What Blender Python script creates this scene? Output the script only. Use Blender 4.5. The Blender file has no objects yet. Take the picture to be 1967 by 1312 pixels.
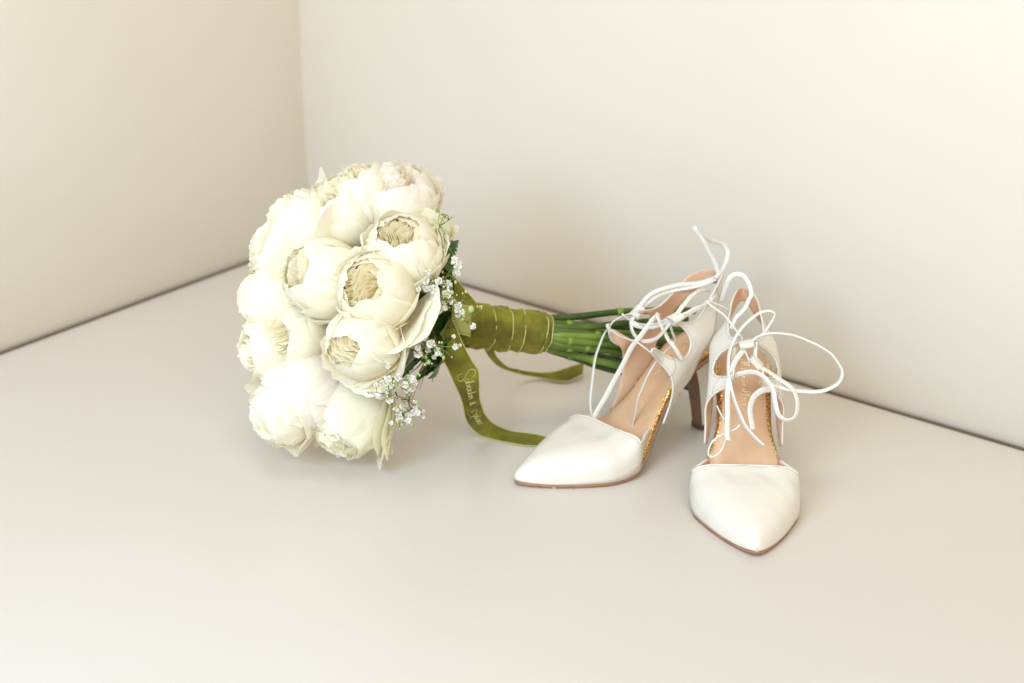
import bpy, bmesh, math, random
from mathutils import Vector, Matrix, noise
from mathutils.geometry import delaunay_2d_cdt
R_ = math.radians
SC = bpy.context.scene
COL = SC.collection

# ---------------------------------------------------------------- camera
cam_d = bpy.data.cameras.new('camera')
cam = bpy.data.objects.new('camera', cam_d)
COL.objects.link(cam)
cam.location = (0, 0, 0.65)
cam.rotation_euler = (R_(90 - 21.0), 0, 0)
cam_d.sensor_width = 36
cam_d.lens = 3172 / 1967 * 36
cam_d.clip_start = 0.02
cam_d.clip_end = 60
cam_d.dof.use_dof = True
cam_d.dof.focus_distance = 1.40
cam_d.dof.aperture_fstop = 5.0
SC.camera = cam

# ---------------------------------------------------------------- soft room light
world = bpy.data.worlds.new('World')
SC.world = world
world.use_nodes = True
wn = world.node_tree
wbg = wn.nodes['Background']
wbg.inputs['Color'].default_value = (1.0, 0.93, 0.825, 1)
wbg.inputs['Strength'].default_value = 0.60

def area(name, loc, target, sx, sy, power, color):
    ld = bpy.data.lights.new(name, 'AREA')
    ld.shape = 'RECTANGLE'; ld.size = sx; ld.size_y = sy
    ld.energy = power; ld.color = color
    lo = bpy.data.objects.new(name, ld)
    COL.objects.link(lo)
    lo.location = loc
    lo.rotation_euler = (Vector(target) - Vector(loc)).to_track_quat('-Z', 'Y').to_euler()
    return lo
area('seat_fill_light', (-0.80, 0.12, 0.85), (-0.50, 1.0, 0.0), 0.65, 0.7, 22, (0.46, 0.69, 1.0))  # unseen cool lamp, added to whiten the near left of the seat
area('room_light', (0.30, -1.35, 1.75), (-0.35, 1.6, 0.20), 2.2, 1.5, 46, (1.0, 0.965, 0.885))
area('ceiling_light', (-0.3, 0.8, 2.3), (0.0, 1.5, 0.1), 1.0, 1.0, 12, (1.0, 0.94, 0.84))

SC.view_settings.view_transform = 'Standard'
SC.view_settings.look = 'None'
SC.view_settings.exposure = 0.0
SC.view_settings.gamma = 1.0
SC.cycles.max_bounces = 12
SC.cycles.diffuse_bounces = 8
SC.cycles.transmission_bounces = 10
LACES_LEFT = [
  ('vamp_strap', 0.0024, 0.0011, [(0.1003, -0.016, 0.0303), (0.0989, -0.016, 0.0369), (0.0992, -0.02, 0.0564), (0.1083, -0.026, 0.0803), (0.117, -0.032, 0.0945), (0.1278, -0.038, 0.1032), (0.1371, -0.042, 0.1072), (0.1432, -0.042, 0.1131), (0.1511, -0.041, 0.1164), (0.159, -0.04, 0.1176), (0.1642, -0.037, 0.118)]),
  ('vamp_strap', 0.0024, 0.0011, [(0.0985, -0.013, 0.0318), (0.1016, -0.014, 0.038), (0.1147, -0.014, 0.0557), (0.1326, -0.014, 0.0811), (0.1425, -0.013, 0.0968), (0.1544, -0.012, 0.1089), (0.1646, -0.009, 0.121), (0.1681, -0.006, 0.1268)]),
  ('vamp_strap', 0.0022, 0.0011, [(0.1253, 0.01, 0.0247), (0.1266, 0.011, 0.0363), (0.1285, 0.012, 0.0472), (0.1298, 0.014, 0.0606), (0.135, 0.015, 0.0725), (0.1392, 0.017, 0.0825), (0.1466, 0.018, 0.0924), (0.1557, 0.018, 0.099), (0.1673, 0.018, 0.1071), (0.1626, 0.02, 0.1164), (0.1564, 0.023, 0.1278)]),
  ('lace_end', 0.0022, 0.0014, [(0.1656, -0.006, 0.1258), (0.161, 0.004, 0.1226), (0.1581, 0.012, 0.1185), (0.1565, 0.02, 0.1137), (0.1553, 0.027, 0.1096), (0.1562, 0.033, 0.1057), (0.1586, 0.034, 0.1014)]),
  ('lace_cross', 0.0018, 0.0015, [(0.1642, -0.034, 0.1183), (0.1593, -0.034, 0.1121), (0.1606, -0.03, 0.1088), (0.1619, -0.018, 0.1106), (0.1609, 0.0, 0.1174), (0.1576, 0.018, 0.1276), (0.1561, 0.028, 0.1349)]),
  ('lace_cross', 0.0016, 0.0014, [(0.1494, -0.036, 0.1209), (0.1558, -0.036, 0.1153), (0.1606, -0.034, 0.1123), (0.162, -0.028, 0.1112), (0.1607, -0.016, 0.1141), (0.1608, -0.0, 0.1199), (0.158, 0.016, 0.1294)]),
  ('lace_sag', 0.0019, 0.0014, [(0.1642, -0.034, 0.1183), (0.1597, -0.036, 0.114), (0.1579, -0.034, 0.1093), (0.1563, -0.03, 0.1046), (0.1548, -0.022, 0.1016), (0.1549, -0.01, 0.1007), (0.1542, 0.004, 0.1067), (0.154, 0.014, 0.1155), (0.153, 0.022, 0.1252), (0.1561, 0.028, 0.1349)]),
  ('tie_band', 0.003, 0.0011, [(0.1262, 0.0325, 0.1103), (0.1187, 0.031, 0.1166), (0.116, 0.024, 0.1195), (0.1163, 0.012, 0.1182), (0.1197, -0.004, 0.116), (0.1258, -0.022, 0.1137), (0.1328, -0.036, 0.111), (0.1331, -0.038, 0.1145)]),
  ('tie_hook', 0.0021, 0.0013, [(0.1315, -0.036, 0.1144), (0.1319, -0.034, 0.1097), (0.1331, -0.033, 0.103), (0.1374, -0.032, 0.0977), (0.1444, -0.032, 0.0935)]),
  ('lace_back', 0.002, 0.0014, [(0.1654, -0.034, 0.1201), (0.1678, -0.034, 0.1243), (0.1759, -0.032, 0.1336), (0.187, -0.028, 0.1397), (0.2021, -0.02, 0.143), (0.2181, -0.01, 0.1454), (0.226, -0.003, 0.1486), (0.2292, 0.004, 0.153)]),
  ('lace_back', 0.0018, 0.0013, [(0.1689, -0.035, 0.1175), (0.1729, -0.034, 0.1243), (0.1799, -0.032, 0.1296), (0.1904, -0.028, 0.1354), (0.2026, -0.02, 0.1393), (0.217, -0.01, 0.1428), (0.2249, -0.003, 0.1463), (0.2287, 0.004, 0.1511)]),
  ('lace_arch', 0.002, 0.0013, [(0.1579, 0.028, 0.136), (0.1632, 0.026, 0.1393), (0.1728, 0.022, 0.1427), (0.191, 0.014, 0.1462), (0.2047, 0.008, 0.1453), (0.2148, 0.004, 0.1431), (0.222, 0.002, 0.14), (0.2225, 0.006, 0.1375)]),
  ('lace_tall', 0.002, 0.0013, [(0.1586, 0.028, 0.1339), (0.1629, 0.03, 0.1371), (0.1707, 0.031, 0.1387), (0.1794, 0.031, 0.1409), (0.19, 0.029, 0.1406), (0.2034, 0.024, 0.1409), (0.2151, 0.018, 0.1434), (0.2243, 0.012, 0.147), (0.229, 0.008, 0.1511), (0.2294, 0.005, 0.1579), (0.2241, 0.002, 0.1724), (0.216, -0.0, 0.1861), (0.2102, -0.002, 0.1957), (0.2064, -0.003, 0.2011), (0.2064, -0.005, 0.2036), (0.2113, -0.007, 0.1992), (0.2176, -0.008, 0.1933), (0.23, -0.009, 0.1857), (0.2384, -0.008, 0.1819), (0.2449, -0.007, 0.1789), (0.2487, -0.005, 0.1741), (0.2484, -0.003, 0.17), (0.2428, -0.0, 0.1627), (0.2357, 0.003, 0.1592), (0.2286, 0.006, 0.1558), (0.2245, 0.007, 0.1538)]),
  ('lace_low', 0.0017, 0.0012, [(0.1595, 0.027, 0.1324), (0.1692, 0.026, 0.132), (0.1809, 0.024, 0.1335), (0.1928, 0.022, 0.1349), (0.1991, 0.022, 0.1367), (0.2008, 0.022, 0.1399)]),
]
LACES_RIGHT = [
  ('lace_span', 0.0021, 0.0014, [(0.185, -0.0367, 0.1569), (0.183, -0.0306, 0.1523), (0.18, -0.0219, 0.1462), (0.174, -0.0155, 0.1407), (0.166, -0.0103, 0.1361), (0.155, -0.0059, 0.1323)]),
  ('lace_span', 0.0017, 0.0012, [(0.186, -0.0366, 0.1566), (0.188, -0.0322, 0.155), (0.19, -0.0274, 0.1524), (0.195, -0.021, 0.1475), (0.2, -0.0161, 0.143)]),
  ('lace_hoop', 0.0022, 0.0013, [(0.222, -0.0198, 0.1441), (0.216, -0.0188, 0.1543), (0.212, -0.0171, 0.1627), (0.21, -0.0156, 0.1683), (0.21, -0.0121, 0.1729), (0.21, -0.0075, 0.1739), (0.208, -0.003, 0.1732), (0.205, 0.0013, 0.1679), (0.2, 0.0032, 0.1627), (0.198, 0.0035, 0.158), (0.195, 0.0016, 0.1551), (0.19, -0.0005, 0.1509), (0.188, -0.0046, 0.1461), (0.186, -0.0096, 0.1418), (0.184, -0.0118, 0.1375), (0.18, -0.0142, 0.1325)]),
  ('bow_small', 0.0024, 0.0013, [(0.15, 0.0031, 0.1334), (0.152, 0.0103, 0.1386), (0.155, 0.0135, 0.1415), (0.157, 0.0163, 0.1447), (0.158, 0.0201, 0.1512), (0.158, 0.0211, 0.156), (0.158, 0.0183, 0.1584), (0.158, 0.0138, 0.1585), (0.157, 0.0075, 0.1564), (0.155, -0.0005, 0.1509), (0.153, -0.006, 0.1457), (0.151, -0.0099, 0.141), (0.149, -0.0129, 0.1359), (0.146, -0.016, 0.1297), (0.143, -0.0181, 0.122), (0.139, -0.0185, 0.1138), (0.134, -0.018, 0.1051), (0.13, -0.0165, 0.0974), (0.126, -0.0137, 0.0883), (0.12, -0.0087, 0.078), (0.115, -0.0036, 0.0682), (0.111, 0.0028, 0.0607), (0.108, 0.0086, 0.0553), (0.107, 0.0123, 0.0524)]),
  ('bow_large', 0.0022, 0.0015, [(0.15, 0.0019, 0.1314), (0.149, 0.0051, 0.1363), (0.147, 0.0102, 0.1395), (0.144, 0.0209, 0.1423), (0.142, 0.0302, 0.1428), (0.139, 0.0412, 0.1413), (0.136, 0.0532, 0.1374), (0.134, 0.0612, 0.1335), (0.132, 0.0682, 0.1291), (0.13, 0.0745, 0.1218), (0.129, 0.0779, 0.116), (0.128, 0.0786, 0.1106), (0.127, 0.0753, 0.1036), (0.127, 0.0668, 0.0975), (0.127, 0.0584, 0.0956), (0.127, 0.0515, 0.0955), (0.128, 0.036, 0.0969), (0.13, 0.0244, 0.0988), (0.132, 0.0182, 0.1003)]),
  ('loop_low', 0.0026, 0.0013, [(0.135, -0.0184, 0.0958), (0.134, -0.0169, 0.1026), (0.132, -0.0137, 0.1069), (0.13, -0.0072, 0.1103), (0.128, 0.0019, 0.1123), (0.125, 0.0098, 0.1103), (0.123, 0.0153, 0.1049), (0.121, 0.0191, 0.098), (0.119, 0.0215, 0.0882), (0.117, 0.0248, 0.0783), (0.116, 0.0285, 0.0744), (0.116, 0.0331, 0.0725), (0.117, 0.038, 0.0747), (0.118, 0.0405, 0.0787), (0.12, 0.0415, 0.0848), (0.122, 0.0407, 0.0907), (0.125, 0.038, 0.0968), (0.128, 0.034, 0.1003), (0.131, 0.0302, 0.1024), (0.134, 0.0249, 0.105), (0.137, 0.0194, 0.1076), (0.14, 0.013, 0.1106), (0.143, 0.0077, 0.1132)]),
  ('vamp_strap', 0.0028, 0.0011, [(0.108, 0.0027, 0.0665), (0.114, 0.0014, 0.0737), (0.119, 0.0005, 0.0818), (0.124, 0.0028, 0.0891), (0.128, 0.0075, 0.0929), (0.131, 0.013, 0.0947), (0.134, 0.0188, 0.0941)]),
  ('vamp_strap', 0.0024, 0.0011, [(0.098, -0.0188, 0.0606), (0.105, -0.0195, 0.0653), (0.113, -0.019, 0.0766), (0.12, -0.0189, 0.0859), (0.126, -0.0189, 0.0931), (0.133, -0.0175, 0.1025), (0.138, -0.0148, 0.1114), (0.143, -0.0103, 0.1192), (0.149, -0.0043, 0.1258)]),
  ('lace_curl', 0.0021, 0.0013, [(0.116, -0.008, 0.0681), (0.115, -0.0106, 0.065), (0.113, -0.0156, 0.0628), (0.112, -0.0215, 0.0607), (0.11, -0.0282, 0.057), (0.108, -0.0326, 0.0528), (0.106, -0.0347, 0.0467), (0.105, -0.0337, 0.0422), (0.105, -0.0301, 0.0423), (0.106, -0.0255, 0.0459), (0.107, -0.0223, 0.052), (0.108, -0.0203, 0.059), (0.109, -0.0188, 0.0665)]),
  ('lace_thin', 0.0013, 0.0011, [(0.148, -0.0039, 0.1252), (0.146, -0.0015, 0.1202), (0.144, 0.0009, 0.1147)]),
  ('lace_link', 0.0019, 0.0013, [(0.149, 0.0053, 0.1329), (0.148, 0.0048, 0.1274), (0.146, 0.0047, 0.1184)]),
  ('lace_link', 0.0017, 0.0012, [(0.144, 0.011, 0.1124), (0.142, 0.0141, 0.1099), (0.139, 0.0203, 0.1068), (0.135, 0.0274, 0.1032)]),
  ('lace_rear', 0.0019, 0.0012, [(0.15, -0.0119, 0.1263), (0.148, -0.0139, 0.1162), (0.145, -0.015, 0.1066)]),
  ('lace_inner', 0.002, 0.0011, [(0.128, -0.0276, 0.0803), (0.126, -0.0248, 0.0747), (0.122, -0.0208, 0.0696), (0.118, -0.0154, 0.0661)]),
]
TABS = [
  ('L', (0.1569, 0.0295, 0.1352), (0.1641, 0.03, 0.1373)),
  ('L', (0.1661, -0.0345, 0.1198), (0.1714, -0.0345, 0.1239)),
  ('R', (0.149, -0.0027, 0.1303), (0.149, 0.0036, 0.1314)),
  ('R', (0.145, 0.0059, 0.1154), (0.144, 0.0102, 0.1104)),
]
TOGGLE = [(0.1516, 0.03, 0.1134), (0.154, 0.034, 0.1075), (0.1571, 0.035, 0.1026), (0.1611, 0.035, 0.0971)]
ROSES = [
  ((-0.1533, 1.4363, 0.2228), (-0.609, 0.115, 0.785), 0.03315, 36, 0.3, 'c', [(0.68, 0.59, 0.44, 1.1)]),
  ((-0.1031, 1.4437, 0.2333), (-0.085, -0.123, 0.989), 0.0351, 50, 0.4, 'b', [(0.97, -0.25, 0.05, 1.06), (0.5, 0.85, 0.15, 1.05), (-0.85, 0.52, -0.01, 1.08)]),
  ((-0.0951, 1.3793, 0.2033), (-0.174, -0.489, 0.855), 0.03315, 29, 0.5, 'c', [(0.97, -0.26, 0.05, 1.14), (0.69, -0.68, -0.25, 1.14)]),
  ((-0.1648, 1.3872, 0.1777), (-0.813, -0.337, 0.475), 0.0351, 31, 0.8, 'c', [(-0.58, 0.36, -0.73, 1.12), (-0.41, -0.24, -0.88, 1.1)]),
  ((-0.1171, 1.3506, 0.1769), (-0.395, -0.759, 0.518), 0.034125, 27, 1, 'c', [(0.71, -0.61, -0.35, 1.42), (0.39, -0.65, -0.65, 1.34), (0.0, -0.56, -0.83, 1.12), (-0.59, -0.22, -0.77, 1.12)]),
  ((-0.2012, 1.3952, 0.1184), (-0.973, -0.217, -0.076), 0.03705, 50, 0.35, 'c', [(-0.21, 0.71, 0.67, 1.2), (0.08, -0.03, -1.0, 1.15), (-0.16, 0.38, 0.91, 1.05)]),
  ((-0.1295, 1.3397, 0.1346), (-0.514, -0.855, 0.068), 0.032175, 28, 0.9, 'c', [(0.85, -0.52, -0.07, 1.16), (0.65, -0.44, -0.62, 1.26), (0.2, -0.2, -0.96, 1.18), (-0.17, 0.03, -0.98, 1.12)]),
  ((-0.1876, 1.378, 0.0726), (-0.835, -0.344, -0.429), 0.039, 46, 0.45, 'b', [(0.55, -0.48, -0.68, 1.25), (0.54, -0.35, -0.77, 1.3), (0.47, -0.06, -0.88, 1.1), (-0.55, 0.57, 0.61, 1.1)]),
  ((-0.1489, 1.3734, 0.05), (-0.6, -0.425, -0.677), 0.036075, 42, 0.1, 'g', [(0.79, -0.22, -0.57, 1.25), (0.77, -0.07, -0.64, 1.15), (-0.59, 0.81, 0.02, 1.1), (0.8, -0.32, -0.51, 1.2), (0.79, -0.16, -0.59, 1.3)]),
  ((-0.2176, 1.404, 0.1518), (-0.977, -0.131, 0.169), 0.030225, 45, 0.3, 'c', [(-0.01, 0.81, 0.59, 1.2), (-0.17, 0.04, -0.98, 1.15)]),
  ((-0.1895, 1.4277, 0.2116), (-0.795, 0.039, 0.606), 0.03315, 45, 0.1, 'c', [(0.55, 0.47, 0.69, 1.3), (-0.61, -0.09, -0.79, 1.3), (-0.39, 0.73, -0.56, 1.1), (0.35, -0.78, 0.51, 1.2), (-0.56, -0.44, -0.7, 1.15)]),
  ((-0.1359, 1.4416, 0.2369), (-0.452, 0.155, 0.878), 0.030225, 45, 0.1, 'c', [(0.72, 0.64, 0.26, 1.15), (0.87, 0.3, 0.39, 1.1), (-0.89, -0.08, -0.45, 1.15)]),
  ((-0.2195, 1.3881, 0.1111), (-0.965, -0.237, -0.116), 0.028275, 45, 0.3, 'c', [(-0.06, 0.64, -0.77, 1.15)]),
  ((-0.2058, 1.3673, 0.0588), (-0.819, -0.358, -0.45), 0.0312, 48, 0.2, 'c', [(0.39, 0.23, -0.89, 1.2), (-0.56, 0.69, 0.46, 1.15), (0.54, -0.19, -0.82, 1.15)]),
  ((-0.2081, 1.4189, 0.1928), (-0.892, -0.024, 0.451), 0.02925, 45, 0.15, 'c', [(-0.43, 0.32, -0.84, 1.2), (-0.44, -0.18, -0.88, 1.15), (-0.34, -0.61, -0.71, 1.15), (0.44, 0.18, 0.88, 1.2)]),
  ((-0.078, 1.4069, 0.2123), (0.021, -0.18, 0.983), 0.0234, 50, 0.1, 'g', [(0.99, -0.1, -0.04, 1.1)]),
]
SPRIGS = [
  ((-0.0811, 1.4, 0.1606), [((-0.055, 1.358, 0.1825), 7, 1), ((-0.0681, 1.348, 0.1807), 8, 1), ((-0.0603, 1.348, 0.1669), 8, 1), ((-0.0488, 1.368, 0.1983), 9, 1), ((-0.0467, 1.348, 0.1659), 7, 1), ((-0.0355, 1.348, 0.1626), 6, 0), ((-0.052, 1.348, 0.1779), 4, 0), ((-0.0401, 1.358, 0.1753), 3, 0), ((-0.028, 1.358, 0.1609), 2.5, 0), ((-0.0491, 1.358, 0.1839), 3, 0)]),
  ((-0.0848, 1.4, 0.2047), [((-0.0577, 1.388, 0.23), 2.5, 0), ((-0.0517, 1.388, 0.2348), 2.5, 0), ((-0.0626, 1.388, 0.2367), 2.5, 0), ((-0.0574, 1.388, 0.2186), 4, 0), ((-0.0662, 1.388, 0.2386), 2, 0), ((-0.059, 1.368, 0.2101), 2.5, 0), ((-0.0438, 1.368, 0.1925), 2, 0)]),
  ((-0.0866, 1.4, 0.1207), [((-0.0694, 1.32, 0.1409), 8, 1), ((-0.0756, 1.33, 0.1423), 6, 1), ((-0.0813, 1.33, 0.1279), 8, 1), ((-0.0732, 1.34, 0.1279), 6, 1), ((-0.0481, 1.31, 0.1424), 5.5, 1), ((-0.061, 1.32, 0.1313), 3.5, 0), ((-0.0588, 1.32, 0.1284), 3, 0), ((-0.0632, 1.32, 0.1356), 2, 0), ((-0.072, 1.33, 0.1206), 4, 0), ((-0.0746, 1.33, 0.1245), 3, 0)]),
  ((-0.104, 1.37, 0.1022), [((-0.1048, 1.29, 0.1209), 7, 1), ((-0.0967, 1.3, 0.1183), 7, 1), ((-0.0927, 1.31, 0.1093), 7, 1), ((-0.0848, 1.3, 0.1163), 7, 1), ((-0.1073, 1.29, 0.1104), 8, 1), ((-0.104, 1.29, 0.1018), 7, 1), ((-0.1132, 1.28, 0.1099), 5, 1), ((-0.0902, 1.31, 0.1021), 5, 1), ((-0.0991, 1.3, 0.112), 3.5, 0), ((-0.0791, 1.31, 0.1161), 2, 0)]),
  ((-0.1083, 1.36, 0.0862), [((-0.0833, 1.31, 0.086), 5, 1), ((-0.0879, 1.31, 0.0811), 8, 1), ((-0.0963, 1.3, 0.0821), 7, 1), ((-0.0975, 1.3, 0.0879), 5, 1), ((-0.0914, 1.3, 0.0791), 4, 1), ((-0.0982, 1.3, 0.0772), 3, 0), ((-0.0815, 1.31, 0.0885), 3, 0), ((-0.0885, 1.31, 0.0982), 2.5, 0), ((-0.1024, 1.31, 0.0958), 2, 0)]),
  ((-0.0618, 1.38, 0.148), [((-0.0342, 1.348, 0.1466), 6, 1), ((-0.0264, 1.348, 0.165), 2.5, 0), ((-0.0409, 1.348, 0.1597), 2, 0)]),
  ((-0.0847, 1.39, 0.1837), [((-0.0743, 1.348, 0.1883), 7, 1), ((-0.0635, 1.348, 0.1883), 7, 1), ((-0.0565, 1.348, 0.1788), 7, 1), ((-0.0653, 1.343, 0.1734), 7, 1), ((-0.053, 1.348, 0.1693), 5, 1), ((-0.0729, 1.358, 0.1921), 5, 0), ((-0.0477, 1.348, 0.1621), 6, 1)]),
]
RIBBON_FRONT = [
  ((-0.0734, 1.385, 0.1353), (-0.058, 1.4, 0.1428)),
  ((-0.0687, 1.38, 0.1243), (-0.0512, 1.39, 0.132)),
  ((-0.0647, 1.38, 0.1083), (-0.0442, 1.385, 0.1163)),
  ((-0.0579, 1.38, 0.0941), (-0.0369, 1.385, 0.1012)),
  ((-0.0527, 1.385, 0.0784), (-0.0304, 1.385, 0.0901)),
  ((-0.0492, 1.39, 0.0676), (-0.0295, 1.385, 0.0794)),
  ((-0.0461, 1.395, 0.0562), (-0.0297, 1.39, 0.0661)),
  ((-0.0444, 1.4, 0.0447), (-0.0284, 1.395, 0.0536)),
  ((-0.0424, 1.41, 0.0298), (-0.0254, 1.41, 0.0366)),
  ((-0.0361, 1.424, 0.014), (-0.0198, 1.424, 0.0225)),
  ((-0.0279, 1.432, 0.0039), (-0.0106, 1.435, 0.0118)),
  ((-0.0166, 1.4296, 0.0012), (0.0007, 1.44, 0.0057)),
  ((-0.0017, 1.4225, 0.0012), (0.0131, 1.438, 0.005)),
  ((0.013, 1.4166, 0.0012), (0.023, 1.434, 0.0052)),
  ((0.0228, 1.416, 0.0012), (0.0309, 1.431, 0.0044)),
  ((0.0287, 1.4166, 0.0012), (0.0368, 1.43, 0.0032)),
]
RIBBON_REAR = [
  ((-0.0266, 1.42, 0.1008), (-0.0178, 1.44, 0.092)),
  ((-0.0233, 1.45, 0.0808), (-0.0152, 1.47, 0.0708)),
  ((-0.0169, 1.49, 0.0558), (-0.0094, 1.5, 0.0518)),
  ((-0.009, 1.52, 0.0378), (-0.0029, 1.53, 0.0348)),
  ((0.0008, 1.55, 0.0223), (0.0045, 1.555, 0.0231)),
  ((0.0142, 1.57, 0.0101), (0.0142, 1.575, 0.0127)),
  ((0.0304, 1.578, 0.004), (0.0305, 1.585, 0.0069)),
  ((0.0453, 1.572, 0.003), (0.0446, 1.59, 0.0061)),
  ((0.057, 1.57, 0.0038), (0.0547, 1.585, 0.0116)),
  ((0.0652, 1.575, 0.0052), (0.0651, 1.59, 0.0131)),
  ((0.0729, 1.58, 0.0072), (0.0747, 1.6, 0.012)),
]
STEMS = [
  [(0.0305, 1.455, 0.1145), (0.0624, 1.47, 0.1111), (0.1032, 1.49, 0.1086), (0.14, 1.51, 0.1024), (0.1798, 1.53, 0.0951)],
  [(0.0305, 1.45, 0.1122), (0.0623, 1.465, 0.1051), (0.1032, 1.485, 0.095), (0.1774, 1.52, 0.0786)],
  [(0.0303, 1.44, 0.1128), (0.0668, 1.455, 0.1056), (0.107, 1.47, 0.1043), (0.1695, 1.5, 0.098)],
  [(0.0302, 1.435, 0.1105), (0.0618, 1.45, 0.1023), (0.0971, 1.465, 0.0919), (0.1758, 1.5, 0.0677)],
  [(0.0302, 1.432, 0.107), (0.0617, 1.447, 0.1003), (0.1072, 1.467, 0.0901), (0.1741, 1.51, 0.0709)],
  [(0.0302, 1.43, 0.1042), (0.0617, 1.445, 0.0953), (0.097, 1.46, 0.0859), (0.1741, 1.5, 0.0595)],
  [(0.0302, 1.432, 0.0998), (0.0669, 1.45, 0.0876), (0.1077, 1.47, 0.0777), (0.1724, 1.505, 0.0625)],
  [(0.0303, 1.435, 0.095), (0.062, 1.45, 0.0866), (0.0973, 1.463, 0.0783), (0.1724, 1.5, 0.0502)],
  [(0.0305, 1.445, 0.089), (0.0626, 1.46, 0.0747), (0.0981, 1.47, 0.0617), (0.1745, 1.485, 0.0355)],
  [(0.0307, 1.45, 0.086), (0.0631, 1.47, 0.0676), (0.0989, 1.48, 0.0517), (0.1737, 1.49, 0.0296)],
  [(0.0308, 1.46, 0.0848), (0.0634, 1.48, 0.0711), (0.1103, 1.5, 0.0502), (0.1759, 1.5, 0.0392)],
  [(0.0309, 1.465, 0.0882), (0.0638, 1.49, 0.0694), (0.1006, 1.51, 0.0517), (0.1739, 1.52, 0.0355)],
  [(0.0309, 1.47, 0.0984), (0.0639, 1.5, 0.0872), (0.1116, 1.53, 0.0715), (0.1759, 1.55, 0.0617)],
  [(0.031, 1.47, 0.0916), (0.0636, 1.49, 0.0786), (0.1107, 1.51, 0.0561), (0.1751, 1.535, 0.0418)],
]
WRAP_A = (-0.0496, 1.425, 0.1204)
WRAP_B = (0.0335, 1.452, 0.1005)
LEAVES = [((-0.0626, 1.395, 0.1957), (0.55, -0.1, 0.55), .022, .0075), ((-0.0606, 1.394, 0.1999), (0.35, -0.2, -0.95), .021, .0065)]
FLAPS = [
  ('satin', [((-0.06, 1.398, 0.125), (-0.0625, 1.398, 0.1475)), ((-0.0487, 1.396, 0.1222), (-0.0484, 1.396, 0.1492)), ((-0.0375, 1.4, 0.1176), (-0.0363, 1.4, 0.1467))]),
  ('velvet', [((-0.0755, 1.44, 0.1578), (-0.0642, 1.45, 0.1712)), ((-0.0552, 1.43, 0.1441), (-0.0468, 1.44, 0.1528)), ((-0.0375, 1.425, 0.1306), (-0.0314, 1.43, 0.1375))]),
]
# ---------------------------------------------------------------- helpers
random.seed(11)
def new_obj(name, mesh, parent=None, mats=()):
    o = bpy.data.objects.new(name, mesh)
    COL.objects.link(o)
    for m in mats:
        if m.name not in [k.name for k in mesh.materials if k]: mesh.materials.append(m)
    if parent is not None: o.parent = parent
    return o
def thing(name, label, cat, loc=(0, 0, 0), rotz=0, group=None):
    o = bpy.data.objects.new(name, None); COL.objects.link(o)
    o.empty_display_size = 0.05
    o.location = loc; o.rotation_euler = (0, 0, rotz)
    o['label'] = label; o['category'] = cat
    if group: o['group'] = group
    return o
def from_data(name, vs, fs, parent=None, mats=(), smooth=True, fmat=None):
    me = bpy.data.meshes.new(name)
    me.from_pydata([tuple(v) for v in vs], [], fs)
    if smooth: me.polygons.foreach_set('use_smooth', [True] * len(me.polygons))
    o = new_obj(name, me, parent, mats)
    if fmat: me.polygons.foreach_set('material_index', fmat)
    me.update()
    return o
def fix_normals(o):
    bm = bmesh.new(); bm.from_mesh(o.data)
    bmesh.ops.recalc_face_normals(bm, faces=bm.faces)
    bm.to_mesh(o.data); bm.free()
def sstep(a, b, x):
    t = max(0, min(1, (x - a) / (b - a))); return t * t * (3 - 2 * t)
def interp(tab, x):
    if x <= tab[0][0]: return tab[0][1]
    for i in range(len(tab) - 1):
        x0, y0 = tab[i]; x1, y1 = tab[i + 1]
        if x <= x1:
            # monotone-ish cubic from neighbouring slopes
            def sl(k):
                if k <= 0: return (tab[1][1] - tab[0][1]) / (tab[1][0] - tab[0][0])
                if k >= len(tab) - 1: return (tab[-1][1] - tab[-2][1]) / (tab[-1][0] - tab[-2][0])
                a = (tab[k][1] - tab[k - 1][1]) / (tab[k][0] - tab[k - 1][0])
                b = (tab[k + 1][1] - tab[k][1]) / (tab[k + 1][0] - tab[k][0])
                return 0 if a * b <= 0 else 2 * a * b / (a + b)
            h = x1 - x0; t = (x - x0) / h
            m0, m1 = sl(i) * h, sl(i + 1) * h
            return ((2*t**3 - 3*t*t + 1) * y0 + (t**3 - 2*t*t + t) * m0 + (-2*t**3 + 3*t*t) * y1 + (t**3 - t*t) * m1)
    return tab[-1][1]
def catmull(pts, sub, closed=False):
    P = [Vector(p) for p in pts]; n = len(P); out = []
    rng = n if closed else n - 1
    for i in range(rng):
        if closed: p0, p1, p2, p3 = P[i - 1], P[i], P[(i + 1) % n], P[(i + 2) % n]
        else:
            p1, p2 = P[i], P[i + 1]
            p0 = P[i - 1] if i > 0 else p1 * 2 - p2
            p3 = P[i + 2] if i + 2 < n else p2 * 2 - p1
        for k in range(sub):
            t = k / sub
            # centripetal-like tension 0.5
            out.append(0.5 * ((2 * p1) + (p2 - p0) * t + (2*p0 - 5*p1 + 4*p2 - p3) * t*t + (3*p1 - p0 - 3*p2 + p3) * t**3))
    if not closed: out.append(P[-1].copy())
    return out
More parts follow.
